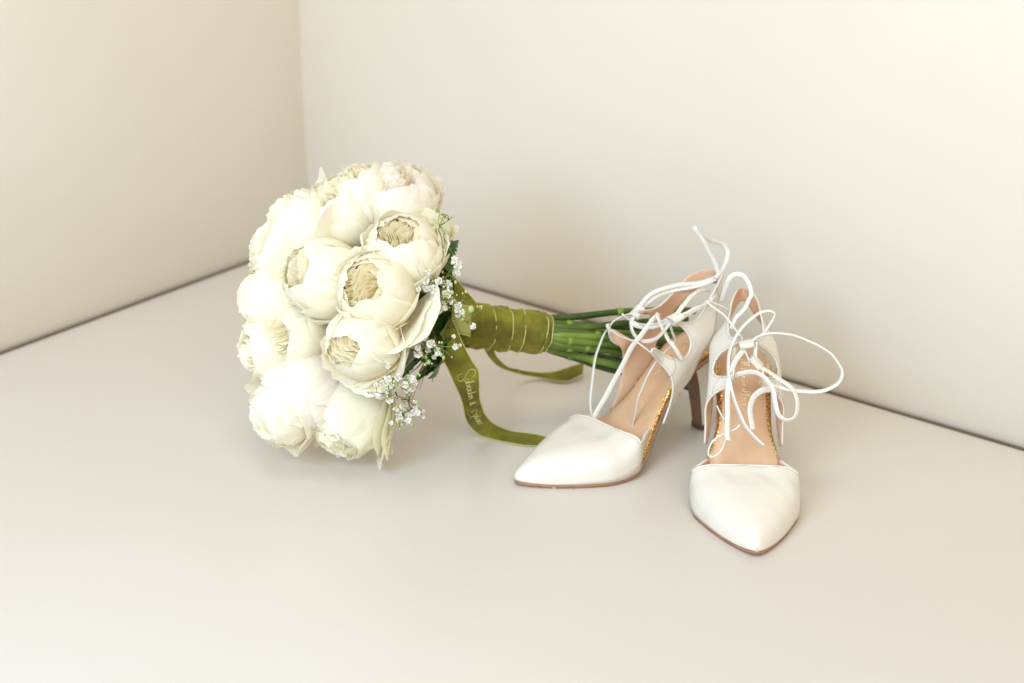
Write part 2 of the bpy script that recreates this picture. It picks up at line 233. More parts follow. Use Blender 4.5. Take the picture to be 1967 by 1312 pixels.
def sweep(path, ra, rb, nseg=8, up=None, taper=None, cap=True):
    """tube of oval section (ra wide, rb thick) along a path, parallel transported"""
    vs, fs = [], []
    n = len(path)
    T = [(path[min(i + 1, n - 1)] - path[max(i - 1, 0)]).normalized() for i in range(n)]
    u = Vector(up) if up is not None else Vector((0.3, 0.2, 1))
    u = (u - T[0] * u.dot(T[0])).normalized()
    for i in range(n):
        u = (u - T[i] * u.dot(T[i])).normalized()
        v = T[i].cross(u)
        k = taper(i / (n - 1)) if taper else 1.0
        for j in range(nseg):
            a = 2 * math.pi * j / nseg
            vs.append(path[i] + v * (math.cos(a) * ra * k) + u * (math.sin(a) * rb * k))
    for i in range(n - 1):
        for j in range(nseg):
            fs.append((i*nseg + j, i*nseg + (j+1) % nseg, (i+1)*nseg + (j+1) % nseg, (i+1)*nseg + j))
    if cap:
        fs.append(tuple(reversed(range(nseg)))); fs.append(tuple((n-1)*nseg + j for j in range(nseg)))
    return vs, fs
class MB:
    def __init__(s): s.v = []; s.f = []; s.m = []
    def add(s, vf, m=0):
        k = len(s.v); s.v += [tuple(x) for x in vf[0]]
        s.f += [tuple(i + k for i in q) for q in vf[1]]; s.m += [m] * len(vf[1])
    def build(s, name, parent, mats, smooth=True):
        return from_data(name, s.v, s.f, parent, mats, smooth, s.m)

# ---------------------------------------------------------------- materials
def mat(name, color, rough=0.5, **kw):
    m = bpy.data.materials.new(name); m.use_nodes = True
    nt = m.node_tree; b = nt.nodes['Principled BSDF']
    b.inputs['Base Color'].default_value = (*color, 1)
    b.inputs['Roughness'].default_value = rough
    for k, v in kw.items(): b.inputs[k].default_value = v
    return m
def N(m, typ, **kw):
    n = m.node_tree.nodes.new(typ)
    for k, v in kw.items():
        if k in n.inputs: n.inputs[k].default_value = v
        else: setattr(n, k, v)
    return n
def bump_noise(m, layers, coord='Object'):
    """layers: (type, scale, strength, distance)"""
    nt = m.node_tree; b = nt.nodes['Principled BSDF']
    tc = N(m, 'ShaderNodeTexCoord'); prev = None
    for typ, sc, st, di in layers:
        if typ == 'v': t = N(m, 'ShaderNodeTexVoronoi', Scale=sc); o = t.outputs['Distance']
        else: t = N(m, 'ShaderNodeTexNoise', Scale=sc, Detail=4.0); o = t.outputs['Fac']
        nt.links.new(tc.outputs[coord], t.inputs['Vector'])
        bp = N(m, 'ShaderNodeBump', Strength=st, Distance=di)
        nt.links.new(o, bp.inputs['Height'])
        if prev: nt.links.new(prev.outputs['Normal'], bp.inputs['Normal'])
        prev = bp
    nt.links.new(prev.outputs['Normal'], b.inputs['Normal'])
def mottle(m, c1, c2, scale, lo=0.35, hi=0.65, detail=4.0):
    nt = m.node_tree; b = nt.nodes['Principled BSDF']
    tc = N(m, 'ShaderNodeTexCoord'); t = N(m, 'ShaderNodeTexNoise', Scale=scale, Detail=detail)
    r = N(m, 'ShaderNodeValToRGB')
    r.color_ramp.elements[0].position = lo; r.color_ramp.elements[0].color = (*c1, 1)
    r.color_ramp.elements[1].position = hi; r.color_ramp.elements[1].color = (*c2, 1)
    nt.links.new(tc.outputs['Object'], t.inputs['Vector'])
    nt.links.new(t.outputs['Fac'], r.inputs['Fac'])
    nt.links.new(r.outputs['Color'], b.inputs['Base Color'])
    return r
M = {}
M['sofa'] = mat('sofa_leather', (0.78, 0.72, 0.63), 0.46)
mottle(M['sofa'], (0.685, 0.62, 0.515), (0.715, 0.655, 0.555), 2.2)
bump_noise(M['sofa'], [('n', 3.0, 0.25, 0.02), ('v', 900, 0.06, 0.0004)])
M['seat'] = mat('seat_leather', (0.79, 0.755, 0.70), 0.40)
mottle(M['seat'], (0.63, 0.575, 0.495), (0.655, 0.605, 0.53), 1.7)
bump_noise(M['seat'], [('n', 4.0, 0.10, 0.02), ('v', 700, 0.12, 0.0005)])
M['seam'] = mat('seam_shade_strip', (0.13, 0.085, 0.045), 0.8)  # shade of the seam crease put into a dark colour
M['white'] = mat('white_leather', (0.735, 0.685, 0.585), 0.30)
M['white'].node_tree.nodes['Principled BSDF'].inputs['Coat Weight'].default_value = 0.25
M['white'].node_tree.nodes['Principled BSDF'].inputs['Coat Roughness'].default_value = 0.25
bump_noise(M['white'], [('n', 26.0, 0.38, 0.005), ('n', 90.0, 0.10, 0.0012), ('v', 1500, 0.05, 0.0002)])
M['tan'] = mat('tan_lining', (0.66, 0.42, 0.27), 0.5)
mottle(M['tan'], (0.62, 0.39, 0.25), (0.70, 0.46, 0.30), 30)
bump_noise(M['tan'], [('n', 60, 0.15, 0.001), ('v', 1400, 0.1, 0.0002)])
M['insole'] = mat('insole_leather', (0.70, 0.45, 0.27), 0.34, **{'Coat Weight': 0.6, 'Coat Roughness': 0.32})
mottle(M['insole'], (0.58, 0.355, 0.195), (0.66, 0.425, 0.25), 25)
bump_noise(M['insole'], [('n', 150, 0.2, 0.0006)])
M['sole'] = mat('brown_sole', (0.36, 0.19, 0.11), 0.5)
mottle(M['sole'], (0.31, 0.16, 0.09), (0.41, 0.22, 0.13), 60)
M['breast'] = mat('heel_breast_leather', (0.24, 0.135, 0.083), 0.38)
M['tip'] = mat('heel_cap_rubber', (0.13, 0.08, 0.04), 0.5)
M['gold'] = mat('gold_snake_foil', (0.80, 0.50, 0.14), 0.28, Metallic=1.0)
g = M['gold']; nt = g.node_tree
tc = N(g, 'ShaderNodeTexCoord'); vo = N(g, 'ShaderNodeTexVoronoi', Scale=330, feature='DISTANCE_TO_EDGE')
nt.links.new(tc.outputs['Object'], vo.inputs['Vector'])
cr = N(g, 'ShaderNodeValToRGB'); cr.color_ramp.elements[0].position = 0.03; cr.color_ramp.elements[0].color = (0.40, 0.20, 0.05, 1)
cr.color_ramp.elements[1].position = 0.16; cr.color_ramp.elements[1].color = (1.0, 0.74, 0.32, 1)
nt.links.new(vo.outputs['Distance'], cr.inputs['Fac']); nt.links.new(cr.outputs['Color'], nt.nodes['Principled BSDF'].inputs['Base Color'])
bp = N(g, 'ShaderNodeBump', Strength=0.8, Distance=0.0008); nt.links.new(vo.outputs['Distance'], bp.inputs['Height'])
nt.links.new(bp.outputs['Normal'], nt.nodes['Principled BSDF'].inputs['Normal'])
M['gilt'] = mat('gilt_lettering', (0.95, 0.78, 0.50), 0.25, Metallic=0.9)
M['lace'] = mat('lace_leather', (0.77, 0.735, 0.65), 0.45)
bump_noise(M['lace'], [('n', 400, 0.25, 0.0006)])
M['thread'] = mat('stitch_thread', (0.30, 0.24, 0.18), 0.8)
M['film'] = mat('peeling_film', (0.75, 0.73, 0.70), 0.35)
M['velvet'] = mat('olive_velvet', (0.20, 0.19, 0.012), 0.85)
b = M['velvet'].node_tree.nodes['Principled BSDF']
b.inputs['Sheen Weight'].default_value = 0.5; b.inputs['Sheen Roughness'].default_value = 0.35
b.inputs['Sheen Tint'].default_value = (0.62, 0.62, 0.14, 1)
mottle(M['velvet'], (0.095, 0.082, 0.003), (0.215, 0.205, 0.012), 38, 0.36, 0.66)
bump_noise(M['velvet'], [('n', 130, 0.5, 0.003), ('n', 1500, 0.25, 0.0004)])
M['satin'] = mat('olive_satin_back', (0.36, 0.37, 0.10), 0.38)
M['selvedge'] = mat('ribbon_selvedge', (0.50, 0.50, 0.16), 0.5)
M['ink'] = mat('ribbon_gilt_script', (0.66, 0.60, 0.22), 0.4)
M['stem'] = mat('rose_stem', (0.10, 0.20, 0.02), 0.52)
mottle(M['stem'], (0.042, 0.085, 0.008), (0.12, 0.175, 0.022), 24)
bump_noise(M['stem'], [('n', 220, 0.25, 0.001)])
nt = M['stem'].node_tree; oi = nt.nodes.new('ShaderNodeObjectInfo'); hs = nt.nodes.new('ShaderNodeHueSaturation')
mr = nt.nodes.new('ShaderNodeMapRange'); mr.inputs['To Min'].default_value = 0.55; mr.inputs['To Max'].default_value = 1.5
nt.links.new(oi.outputs['Random'], mr.inputs['Value']); nt.links.new(mr.outputs['Result'], hs.inputs['Value'])
lk = nt.nodes['Principled BSDF'].inputs['Base Color'].links[0]; nt.links.new(lk.from_socket, hs.inputs['Color']); nt.links.new(hs.outputs['Color'], nt.nodes['Principled BSDF'].inputs['Base Color'])
M['node'] = mat('stem_node', (0.19, 0.28, 0.03), 0.5)
M['cut'] = mat('cut_stem_end', (0.55, 0.58, 0.35), 0.7)
M['leaf'] = mat('dark_leaf', (0.035, 0.085, 0.015), 0.3)
mottle(M['leaf'], (0.025, 0.065, 0.01), (0.06, 0.13, 0.02), 45)
M['twig'] = mat('twig_green', (0.16, 0.20, 0.05), 0.6)
M['twigdark'] = mat('twig_brown', (0.10, 0.075, 0.03), 0.6)
M['bud'] = mat('bud_green', (0.42, 0.48, 0.16), 0.5)
M['blossom'] = mat('gypsophila_white', (0.86, 0.84, 0.74), 0.6)
b = M['blossom'].node_tree.nodes['Principled BSDF']
def petal_mat(name, outer, mid, inner):
    m = bpy.data.materials.new(name); m.use_nodes = True; nt = m.node_tree
    for n in list(nt.nodes): nt.nodes.remove(n)
    out = nt.nodes.new('ShaderNodeOutputMaterial')
    at = nt.nodes.new('ShaderNodeAttribute'); at.attribute_name = 'depth'
    cr = nt.nodes.new('ShaderNodeValToRGB')
    e = cr.color_ramp.elements
    e[0].position = 0.0; e[0].color = (*outer, 1)
    e[1].position = 1.0; e[1].color = (*inner, 1)
    k = e.new(0.5); k.color = (*mid, 1)
    nt.links.new(at.outputs['Fac'], cr.inputs['Fac'])
    pb = nt.nodes.new('ShaderNodeBsdfPrincipled')
    pb.inputs['Roughness'].default_value = 0.55
    pb.inputs['Specular IOR Level'].default_value = 0.3
    pb.inputs['Sheen Weight'].default_value = 0.15
    tr = nt.nodes.new('ShaderNodeBsdfTranslucent')
    mx = nt.nodes.new('ShaderNodeMixShader'); mx.inputs[0].default_value = 0.38
    tc = nt.nodes.new('ShaderNodeTexCoord')
    no = nt.nodes.new('ShaderNodeTexNoise'); no.inputs['Scale'].default_value = 90; no.inputs['Detail'].default_value = 5
    nt.links.new(tc.outputs['Object'], no.inputs['Vector'])
    bp = nt.nodes.new('ShaderNodeBump'); bp.inputs['Strength'].default_value = 0.25; bp.inputs['Distance'].default_value = 0.0015
    nt.links.new(no.outputs['Fac'], bp.inputs['Height'])
    va = nt.nodes.new('ShaderNodeAttribute'); va.attribute_name = 'vein'
    v1 = nt.nodes.new('ShaderNodeTexNoise'); v1.noise_dimensions = '1D'; v1.inputs['Scale'].default_value = 16; v1.inputs['Detail'].default_value = 3
    nt.links.new(va.outputs['Fac'], v1.inputs['W'])
    b2 = nt.nodes.new('ShaderNodeBump'); b2.inputs['Strength'].default_value = 0.35; b2.inputs['Distance'].default_value = 0.0012
    nt.links.new(v1.outputs['Fac'], b2.inputs['Height']); nt.links.new(bp.outputs['Normal'], b2.inputs['Normal'])
    nt.links.new(b2.outputs['Normal'], pb.inputs['Normal'])
    nt.links.new(cr.outputs['Color'], pb.inputs['Base Color'])
    nt.links.new(cr.outputs['Color'], tr.inputs['Color'])
    nt.links.new(pb.outputs[0], mx.inputs[1]); nt.links.new(tr.outputs[0], mx.inputs[2])
    nt.links.new(mx.outputs[0], out.inputs[0])
    return m
M['petal_c'] = petal_mat('cream_petal', (0.975, 0.938, 0.795), (0.985, 0.90, 0.62), (0.99, 0.80, 0.46))
M['petal_b'] = petal_mat('blush_petal', (0.965, 0.92, 0.82), (0.97, 0.84, 0.69), (0.97, 0.72, 0.52))
M['petal_g'] = petal_mat('greenish_petal', (0.965, 0.935, 0.77), (0.92, 0.93, 0.52), (0.72, 0.80, 0.22))

# ---------------------------------------------------------------- sofa: seat and two backrests meeting in a corner
CN = Vector((-0.2651, 2.069, 0))
DA = (Vector((-0.5525, 1.6593, 0)) - CN).normalized()      # along the left backrest
DB = (Vector((0.4811, 1.4125, 0)) - CN).normalized()       # along the right backrest
sofa = thing('corner_sofa', 'cream leather corner sofa, its plain seat carrying the bouquet and both shoes', 'sofa', (CN.x, CN.y, 0))
def seat():
    # rounded slab, slightly crowned, edges rolling down into the seams
    na, nb = 120, 130
    LA, LB = 1.9, 2.0
    vs, fs = [], []
    def edge(d):            # roll-off near the seam
        r = 0.006
        return 0 if d > r else -(r - math.sqrt(max(0, r*r - (r - d)**2))) * 0.35
    cs = lambda n, L: [-0.03 + (L + 0.03) * (i / n)**2.0 for i in range(n + 1)]
    A, B = cs(na, LA), cs(nb, LB)
    for a in A:
        for b in B:
            p = DA * a + DB * b
            z = edge(max(a, 0)) + edge(max(b, 0))
            z -= 0.0
            vs.append((p.x, p.y, z))
    for i in range(na):
        for j in range(nb):
            k = i * (nb + 1) + j
            fs.append((k, k + 1, k + nb + 2, k + nb + 1))
    o = from_data('seat_cushion', vs, fs, sofa, (M['seat'],))
    # front and side faces so the cushion has its thickness
    bm = bmesh.new(); bm.from_mesh(o.data)
    ed = [e for e in bm.edges if e.is_boundary]
    r = bmesh.ops.extrude_edge_only(bm, edges=ed)
    for v in [g for g in r['geom'] if isinstance(g, bmesh.types.BMVert)]: v.co.z = -0.16
    bmesh.ops.recalc_face_normals(bm, faces=bm.faces); bm.to_mesh(o.data); bm.free()
    return o
seat()
def backrest(along, outward, length, start, name='backrest_cushion'):
    """upholstered back: face bulges over the seat, bottom tucks into the seam"""
    prof = [(-0.20, -0.08), (-0.006, -0.08), (-0.002, -0.012), (0.0010, 0.002), (0.0050, 0.014), (0.0100, 0.032), (0.0160, 0.060), (0.0215, 0.095),
            (0.0255, 0.135), (0.0275, 0.18), (0.0270, 0.23), (0.0235, 0.29), (0.0165, 0.355), (0.006, 0.42), (-0.008, 0.48), (-0.026, 0.54),
            (-0.060, 0.588), (-0.10, 0.60), (-0.15, 0.585), (-0.19, 0.53), (-0.20, 0.45)]
    P = catmull([(p[0], p[1], 0) for p in prof], 5, True)
    ts = [start + (length - start) * (i / 90) for i in range(91)]
    vs, fs = [], []
    n = len(P)
    for k, t in enumerate(ts):
        # gentle swell along the length, pulled in at the corner end
        sw = 1.25 - 0.7 * math.exp(-max(t, 0) / 0.09)
        for q in P:
            f = q.x * (sw if q.x > 0 else 1)
            p = along * t + outward * f
            vs.append((p.x, p.y, q.y))
    for i in range(len(ts) - 1):
        for j in range(n):
            fs.append((i*n + j, i*n + (j+1) % n, (i+1)*n + (j+1) % n, (i+1)*n + j))
    fs.append(tuple(range(n))); fs.append(tuple(len(vs) - n + j for j in range(n)))
    o = from_data(name, vs, fs, sofa, (M['sofa'],)); fix_normals(o)
    return o
# outward = the side of the seat
nA = Vector((-DA.y, DA.x, 0)); nA = nA if nA.dot(DB) > 0 else -nA
nB = Vector((-DB.y, DB.x, 0)); nB = nB if nB.dot(DA) > 0 else -nB
backrest(DA, nA, 1.7, -0.18)
backrest(DB, nB, 1.9, -0.0)
# dark strips laid along the seams, standing in for the shade there
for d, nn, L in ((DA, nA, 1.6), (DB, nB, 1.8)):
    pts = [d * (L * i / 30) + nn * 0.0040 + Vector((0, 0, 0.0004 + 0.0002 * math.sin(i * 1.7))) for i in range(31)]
    from_data('seam_shade_strip', *sweep(pts, 0.0017, 0.0017, 8), sofa, (M['seam'],))

# ---------------------------------------------------------------- script lettering as raised strokes
GL = {  # strokes in (x along the line, y up), x-height 1
 'a': (1.0, [[(.75,.9),(.35,1),(.05,.6),(.1,.1),(.45,0),(.8,.5),(.8,.95),(.8,.2),(1.0,.1)]]),
 'b': (.9, [[(0,.1),(.4,1.5),(.3,2),(.12,1.6),(.15,.2),(.5,0),(.75,.5),(.5,.9),(.25,.7)], ]),
 'd': (1.1, [[(.75,.9),(.35,1),(.05,.6),(.1,.1),(.45,0),(.8,.6),(1.1,2.1),(.85,.3),(1.1,.1)]]),
 'e': (.75, [[(0,.3),(.5,.6),(.5,1),(.2,.95),(.05,.4),(.3,0),(.75,.2)]]),
 'h': (.9, [[(0,.1),(.45,1.7),(.3,2.1),(.15,1.4),(.1,0),(.35,.85),(.6,.8),(.6,.1),(.9,.1)]]),
 'i': (.5, [[(0,.1),(.25,.9),(.2,.1),(.5,.1)], [(.33,1.35),(.37,1.45)]]),
 'l': (.55, [[(0,.1),(.45,1.7),(.35,2.1),(.15,1.5),(.15,.2),(.5,.1)]]),
 'm': (1.3, [[(0,.1),(.15,.95),(.15,0),(.4,.9),(.6,.8),(.55,0),(.85,.9),(1.05,.8),(1.0,.1),(1.3,.1)]]),
 'n': (.9, [[(0,.1),(.15,.95),(.15,0),(.45,.95),(.62,.8),(.6,.1),(.9,.1)]]),
 'o': (.85, [[(.4,1),(.05,.6),(.15,.05),(.5,.05),(.65,.6),(.4,1),(.6,.8),(.85,.85)]]),
 'r': (.65, [[(0,.1),(.2,1.05),(.3,.8),(.5,.85),(.4,.2),(.65,.1)]]),
 's': (.6, [[(0,.1),(.35,1.05),(.45,.4),(.3,0),(.0,.1)]]),
 't': (.6, [[(0,.1),(.3,1.7),(.2,.2),(.5,.1)], [(.05,1.2),(.6,1.3)]]),
 'u': (.9, [[(0,.9),(.05,.15),(.4,.1),(.65,.95),(.65,.15),(.9,.1)]]),
 'v': (.8, [[(0,.8),(.15,.9),(.3,0),(.6,.95),(.8,.8)]]),
 'y': (.9, [[(0,.9),(.05,.2),(.4,.15),(.62,.95),(.45,-.8),(.15,-.6),(.9,.1)]]),
 'S': (2.3, [[(.6,.1),(.6,-1.2),(1.9,-1.9),(3.0,-1.1),(2.3,.4),(1.0,1.9),(.5,3.3),(1.3,4.2),(3.0,4.0),(3.3,3.1),(2.8,2.5)]]),
 'T': (2.6, [[(.9,-.3),(.0,.7),(.6,1.6),(1.8,1.5),(3.2,.4),(4.0,-1.2)], [(.1,-1.6),(1.8,-1.1),(3.4,-.9)]]),
 '&': (1.3, [[(1.1,.0),(.3,1.3),(.45,1.8),(.7,1.4),(.1,.6),(.2,.0),(.7,.1),(1.0,.7)]]),
 ' ': (.8, []),
}
def _gs(ch, k, adv, dy=0.0):
    GL[ch] = (adv, [[(x * k, y * k + dy) for x, y in st] for st in GL[ch][1]])
_gs('S', .68, 2.1); _gs('T', .72, 2.2)
def script(text, place, size, rad, taper=None):
    """place(x, y) -> (point, surface normal); returns vertex and face lists"""
    mb = MB(); x = 0.0
    for ch in text:
        adv, strokes = GL[ch]
        for st in strokes:
            pts = catmull([((x + px) * size, py * size, 0) for px, py in st], 6)
            path = [Vector(place(p.x, p.y)) for p in pts]
            if len(path) > 1: mb.add(sweep(path, rad, rad * 0.6, 5))
        x += adv
    return mb, x * size

# ---------------------------------------------------------------- shoes
ZS = [(0, .0030), (.012, .0012), (.03, .0004), (.08, .0004), (.10, .0045), (.12, .0155), (.14, .032), (.16, .0520), (.18, .0690), (.20, .0800), (.22, .0845), (.24, .086)]
HW = [(0, .0), (.0012, .0030), (.006, .0078), (.015, .0148), (.03, .0248), (.05, .0355), (.075, .0450), (.095, .0465), (.115, .0400), (.135, .0305), (.155, .0245), (.175, .0240), (.195, .0265), (.21, .0265), (.222, .0225), (.230, .0150), (.2345, .006), (.236, .0)]
zs = lambda s: interp(ZS, s)
hw = lambda s: max(0.0, interp(HW, s))
def slab(name, parent, mats, wc, s0, s1, zb, zt, inset, bev=0.0015, n=90, crown=0.0, fm=0):
    """a sheet that follows the last; zb / zt are heights above the sole line"""
    vs, fs = [], []
    ss = []
    for i in range(n + 1):
        t = i / n
        ss.append(s0 + (s1 - s0) * (0.5 - 0.5 * math.cos(math.pi * t)))
    K = 14
    for s in ss:
        ins = inset(s) if callable(inset) else inset
        h = max(0.0006, hw(s) - ins)
        c = wc(s); z0 = zs(s) + zb; z1 = zs(s) + zt
        be = min(bev, h * 0.5)
        ring = [(c - h, z0), (c + h, z0), (c + h + 0.0, (z0 + z1) / 2), (c + h, z1 - be), (c + h - be, z1)]
        for k in range(1, K - 8):
            w = (h - be) * (1 - 2 * k / (K - 8))
            ring.append((c + w, z1 + crown * (1 - (w / max(h, 1e-5))**2)))
        ring += [(c - h + be, z1), (c - h, z1 - be), (c - h, (z0 + z1) / 2)]
        for w, z in ring: vs.append((s, w, z))
    m = len(ring)
    for i in range(n):
        for j in range(m):
            fs.append((i*m + j, i*m + (j+1) % m, (i+1)*m + (j+1) % m, (i+1)*m + j))
    fs.append(tuple(range(m))); fs.append(tuple(n*m + j for j in range(m)))
    o = from_data(name, vs, fs, parent, mats); fix_normals(o)
    return o
def vamp_point(s, th, wc):
    e = interp([(0, 1.12), (.02, 1.0), (.05, .76), (.08, .52), (.10, .38), (.13, .36)], s)
    H = interp([(0, .0035), (.002, .008), (.008, .0135), (.02, .0200), (.04, .0262), (.065, .0305), (.09, .0325), (.13, .0330)], s)
    b = (hw(s) + 0.0012) * (1 - .16 * sstep(.098, .122, s))
    c, si = math.cos(th), math.sin(th)
    w = wc(s) + b * math.copysign(abs(c)**e, c)
    # ridge running to the toe
    z = zs(s) + 0.0037 + (H - .0008) * si**e
    return Vector((s, w, z))
SLANT = [0.0]
TOPC = lambda th: SLANT[0] * math.cos(th) * (0.4 + 0.6 * math.sin(th)) + 0.0955 + 0.0290 * max(0, 1 - math.sin(th) * 1.9)**1.3 + 0.001 * math.cos(th)**2
def make_vamp(parent, wc):
    nu, nv = 56, 64
    vs, fs = [], []
    for i in range(nu + 1):
        u = (i / nu)**1.45
        for j in range(nv + 1):
            q = j / nv
            th = math.pi * (q + 0.035 * math.sin(2 * math.pi * q) * 0)
            s = max(1e-5, u * TOPC(th))
            p = vamp_point(s, th, wc)
            if i == 0: p = Vector((0.0, 0.0, .0050))
            # soft creases near the throat
            cr = 0.0010 * math.sin(p.y * 230 + 9 * p.x / 0.1) * (0.4 + noise.noise(p * 40)) * sstep(.05, .085, s) * math.sin(th)
            vs.append((p.x, p.y, p.z + cr))
    for i in range(nu):
        for j in range(nv):
            k = i * (nv + 1) + j
            fs.append((k, k + 1, k + nv + 2, k + nv + 1))
    o = from_data('vamp', vs, fs, parent, (M['white'], M['tan']))
    bm = bmesh.new(); bm.from_mesh(o.data)
    bmesh.ops.remove_doubles(bm, verts=bm.verts, dist=1e-5)
    bmesh.ops.recalc_face_normals(bm, faces=bm.faces)
    up = sum(f.normal.z * f.calc_area() for f in bm.faces)
    if up < 0: bmesh.ops.reverse_faces(bm, faces=bm.faces)
    bm.to_mesh(o.data); bm.free()
    o.data.polygons.foreach_set('use_smooth', [True] * len(o.data.polygons))
    md = o.modifiers.new('thickness', 'SOLIDIFY'); md.thickness = 0.0017; md.offset = -1; md.material_offset = 1; md.material_offset_rim = 0
    # turned edge along the throat
    rim = [vamp_point(TOPC(math.pi * q / 80), math.pi * q / 80, wc) + Vector((0.0002, 0, -0.0004)) for q in range(1, 80)]
    from_data('topline_binding', *sweep(rim, 0.0011, 0.0011, 8), o, (M['white'],))
    return o
OUT = [(.1395,.0385),(.1440,.0470),(.1485,.0580),(.1500,.0700),(.1480,.0830),(.1415,.0930),(.1325,.1020),(.1265,.1080),(.1250,.1115),(.1265,.1140),(.1295,.1135),
       (.1320,.1130),(.1430,.1050),(.1530,.0985),(.1620,.0955),(.1700,.0975),(.1745,.1035),(.1755,.1110),(.1715,.1200),(.1640,.1265),(.1570,.1290),(.1545,.1310),
       (.1560,.1335),(.1610,.1325),(.1680,.1285),(.1750,.1255),(.1840,.1260),(.1930,.1315),(.2010,.1385),(.2090,.1465),(.2180,.1530),(.2300,.1565),(.2460,.1570),(.2500,.1570),
       ]
BOT = [(.2500,.1440),(.2460,.1440),(.2350,.1425),(.2240,.1380),(.2150,.1290),(.2080,.1170),(.2010,.1050),(.1940,.0960),(.1880,.0880),(.1850,.0815)]
CLOSE = [0.0, 0.018, 0.0]        # how far the fronts lean in towards each other, half width of the ankle strap
def q_map(a, z, side, wc, so=0.0):
    if side < 0 and CLOSE[2]:
        a2 = a - CLOSE[2] * (1 - sstep(.120, .158, a)) * (1 - .9 * sstep(.080, .104, z)); z -= (zs(min(a, .2)) - zs(min(a2, .2))) * (1 - sstep(.025, .065, z - zs(min(a, .2)))); z -= .004 * (1 - sstep(.002, .012, z - zs(min(a, .2)))); a = a2
        z -= .35 * max(0, z - .117) * (1 - sstep(.160, .178, a))
    W = interp([(.0, .0375), (.125, .0375), (.14, .0335), (.155, .0305), (.175, .0285), (.2, .0270), (.3, .027)], a)
    hgt = z - zs(min(a, .2))
    W += 0.0045 * math.sin(min(1, max(0, hgt / .06)) * math.pi)
    back = sstep(.180, .225, a)
    lean = CLOSE[0] * sstep(.022, .078, hgt) * (1 - back)
    W = W - lean
    W = W + (CLOSE[1] - W) * sstep(.105, .142, z) * back + so
    if a <= .2: return Vector((a, wc(a) + side * W, z))
    L = 0.0500
    ph = (a - .2) / L * math.pi / 2
    return Vector((.2 + (.035 + so) * math.sin(ph), wc(.2) + side * W * math.cos(ph), z))
def q_outline():
    bottom = [(s, zs(s) + 0.0015) for s in (.1800, .1720, .1640, .1560, .1480, .1430)]
    top = catmull([(x, z, 0) for x, z in OUT], 4)
    back = catmull([(x, z, 0) for x, z in BOT], 4)
    pts = [(p.x, p.y) for p in top] + [(p.x, p.y) for p in back] + bottom
    return pts
def inside(pt, poly):
    x, y = pt; c = False; n = len(poly); j = n - 1
    for i in range(n):
        xi, yi = poly[i]; xj, yj = poly[j]
        if (yi > y) != (yj > y) and x < (xj - xi) * (y - yi) / (yj - yi) + xi: c = not c
        j = i
    return c
def pdist(pt, poly):
    p = Vector(pt); return min((p - Vector(q)).length for q in poly)
QP = q_outline()
def make_quarter(parent, wc, dz=0.0, sag=0.0):
    poly = QP
    pts = list(poly)
    g = 0.0026; y = 0.036; r = 0
    while y < .162:
        x = .112 + (g / 2 if r % 2 else 0)
        while x < .2495:
            if inside((x, y), poly) and pdist((x, y), poly) > 0.0014: pts.append((x, y))
            x += g
        y += g * .866; r += 1
    n0 = len(poly)
    res = delaunay_2d_cdt([Vector(p) for p in pts], [], [list(range(n0))], 1, 1e-6)
    vv, _, ff = res[0], res[1], res[2]
    VS, FS = [], []
    for side in (1, -1):
        k = len(VS)
        for v in vv:
            a, z = min(v.x, .25), v.y
            p = q_map(a, z, side, wc)
            p.z -= sag * sstep(.19, .25, a)
            VS.append(p)
        for f in ff:
            q = tuple(i + k for i in f)
            FS.append(q if side > 0 else tuple(reversed(q)))
    o = from_data('quarter', VS, FS, parent, (M['white'], M['tan']))
    bm = bmesh.new(); bm.from_mesh(o.data)
    bmesh.ops.remove_doubles(bm, verts=bm.verts, dist=3e-4)
    bmesh.ops.recalc_face_normals(bm, faces=bm.faces)
    ss = sum((f.normal.y * (f.calc_center_median().y - wc(.16))) * f.calc_area() for f in bm.faces)
    if ss < 0: bmesh.ops.reverse_faces(bm, faces=bm.faces)
    bm.to_mesh(o.data); bm.free()
    o.data.polygons.foreach_set('use_smooth', [True] * len(o.data.polygons))
    md = o.modifiers.new('thickness', 'SOLIDIFY'); md.thickness = 0.0015; md.offset = -1; md.material_offset = 1; md.material_offset_rim = 0
    # stitching: short thread dashes just inside the edge, both sides
    mb = MB()
    n = len(poly)
    cen = []
    acc = 0.0; nxt = 0.0
    for i in range(n - 8):
        p, q = Vector(poly[i]), Vector(poly[i + 1])
        L = (q - p).length
        if L < 1e-6: continue
        d = (q - p) / L; nr = Vector((d.y, -d.x))
        mid = (p + q) / 2 + nr * 0.0017
        if not inside((mid.x, mid.y), poly): nr = -nr
        while nxt <= acc + L:
            c = p + d * (nxt - acc) + nr * 0.0019
            if inside((c.x, c.y), poly) and pdist((c.x, c.y), poly) > 0.0012 and c.x < .243: cen.append((c, d))
            nxt += 0.0024
        acc += L
    for side in (1, -1):
        for c, d in cen:
            a0, a1 = c - d * 0.0007, c + d * 0.0007
            A = q_map(a0.x, a0.y, side, wc, 0.0001); B = q_map(a1.x, a1.y, side, wc, 0.0001)
            A.z -= sag * sstep(.19, .25, a0.x); B.z -= sag * sstep(.19, .25, a1.x)
            mb.add(sweep([A, B], 0.00022, 0.00022, 4))
    st = mb.build('stitching', o, (M['thread'],)); st['kind'] = 'stuff'
    # overlapping seam lines where the ankle strap and the tie tab are sewn on
    for side in (1, -1):
        for seg in ([(.2135,.1500),(.2165,.1440),(.2215,.1385)], [(.1455,.0815),(.1530,.0850),(.1560,.0930),(.1545,.0980)]):
            pth = [q_map(p.x, p.y, side, wc, 0.00005) for p in catmull([(x, z, 0) for x, z in seg], 5)]
            for p in pth: p.z -= sag * sstep(.19, .25, .2 + max(0, p.x - .2))
            from_data('sewn_seam', *sweep(pth, 0.00025, 0.00025, 5), o, (M['thread'],))
    return o
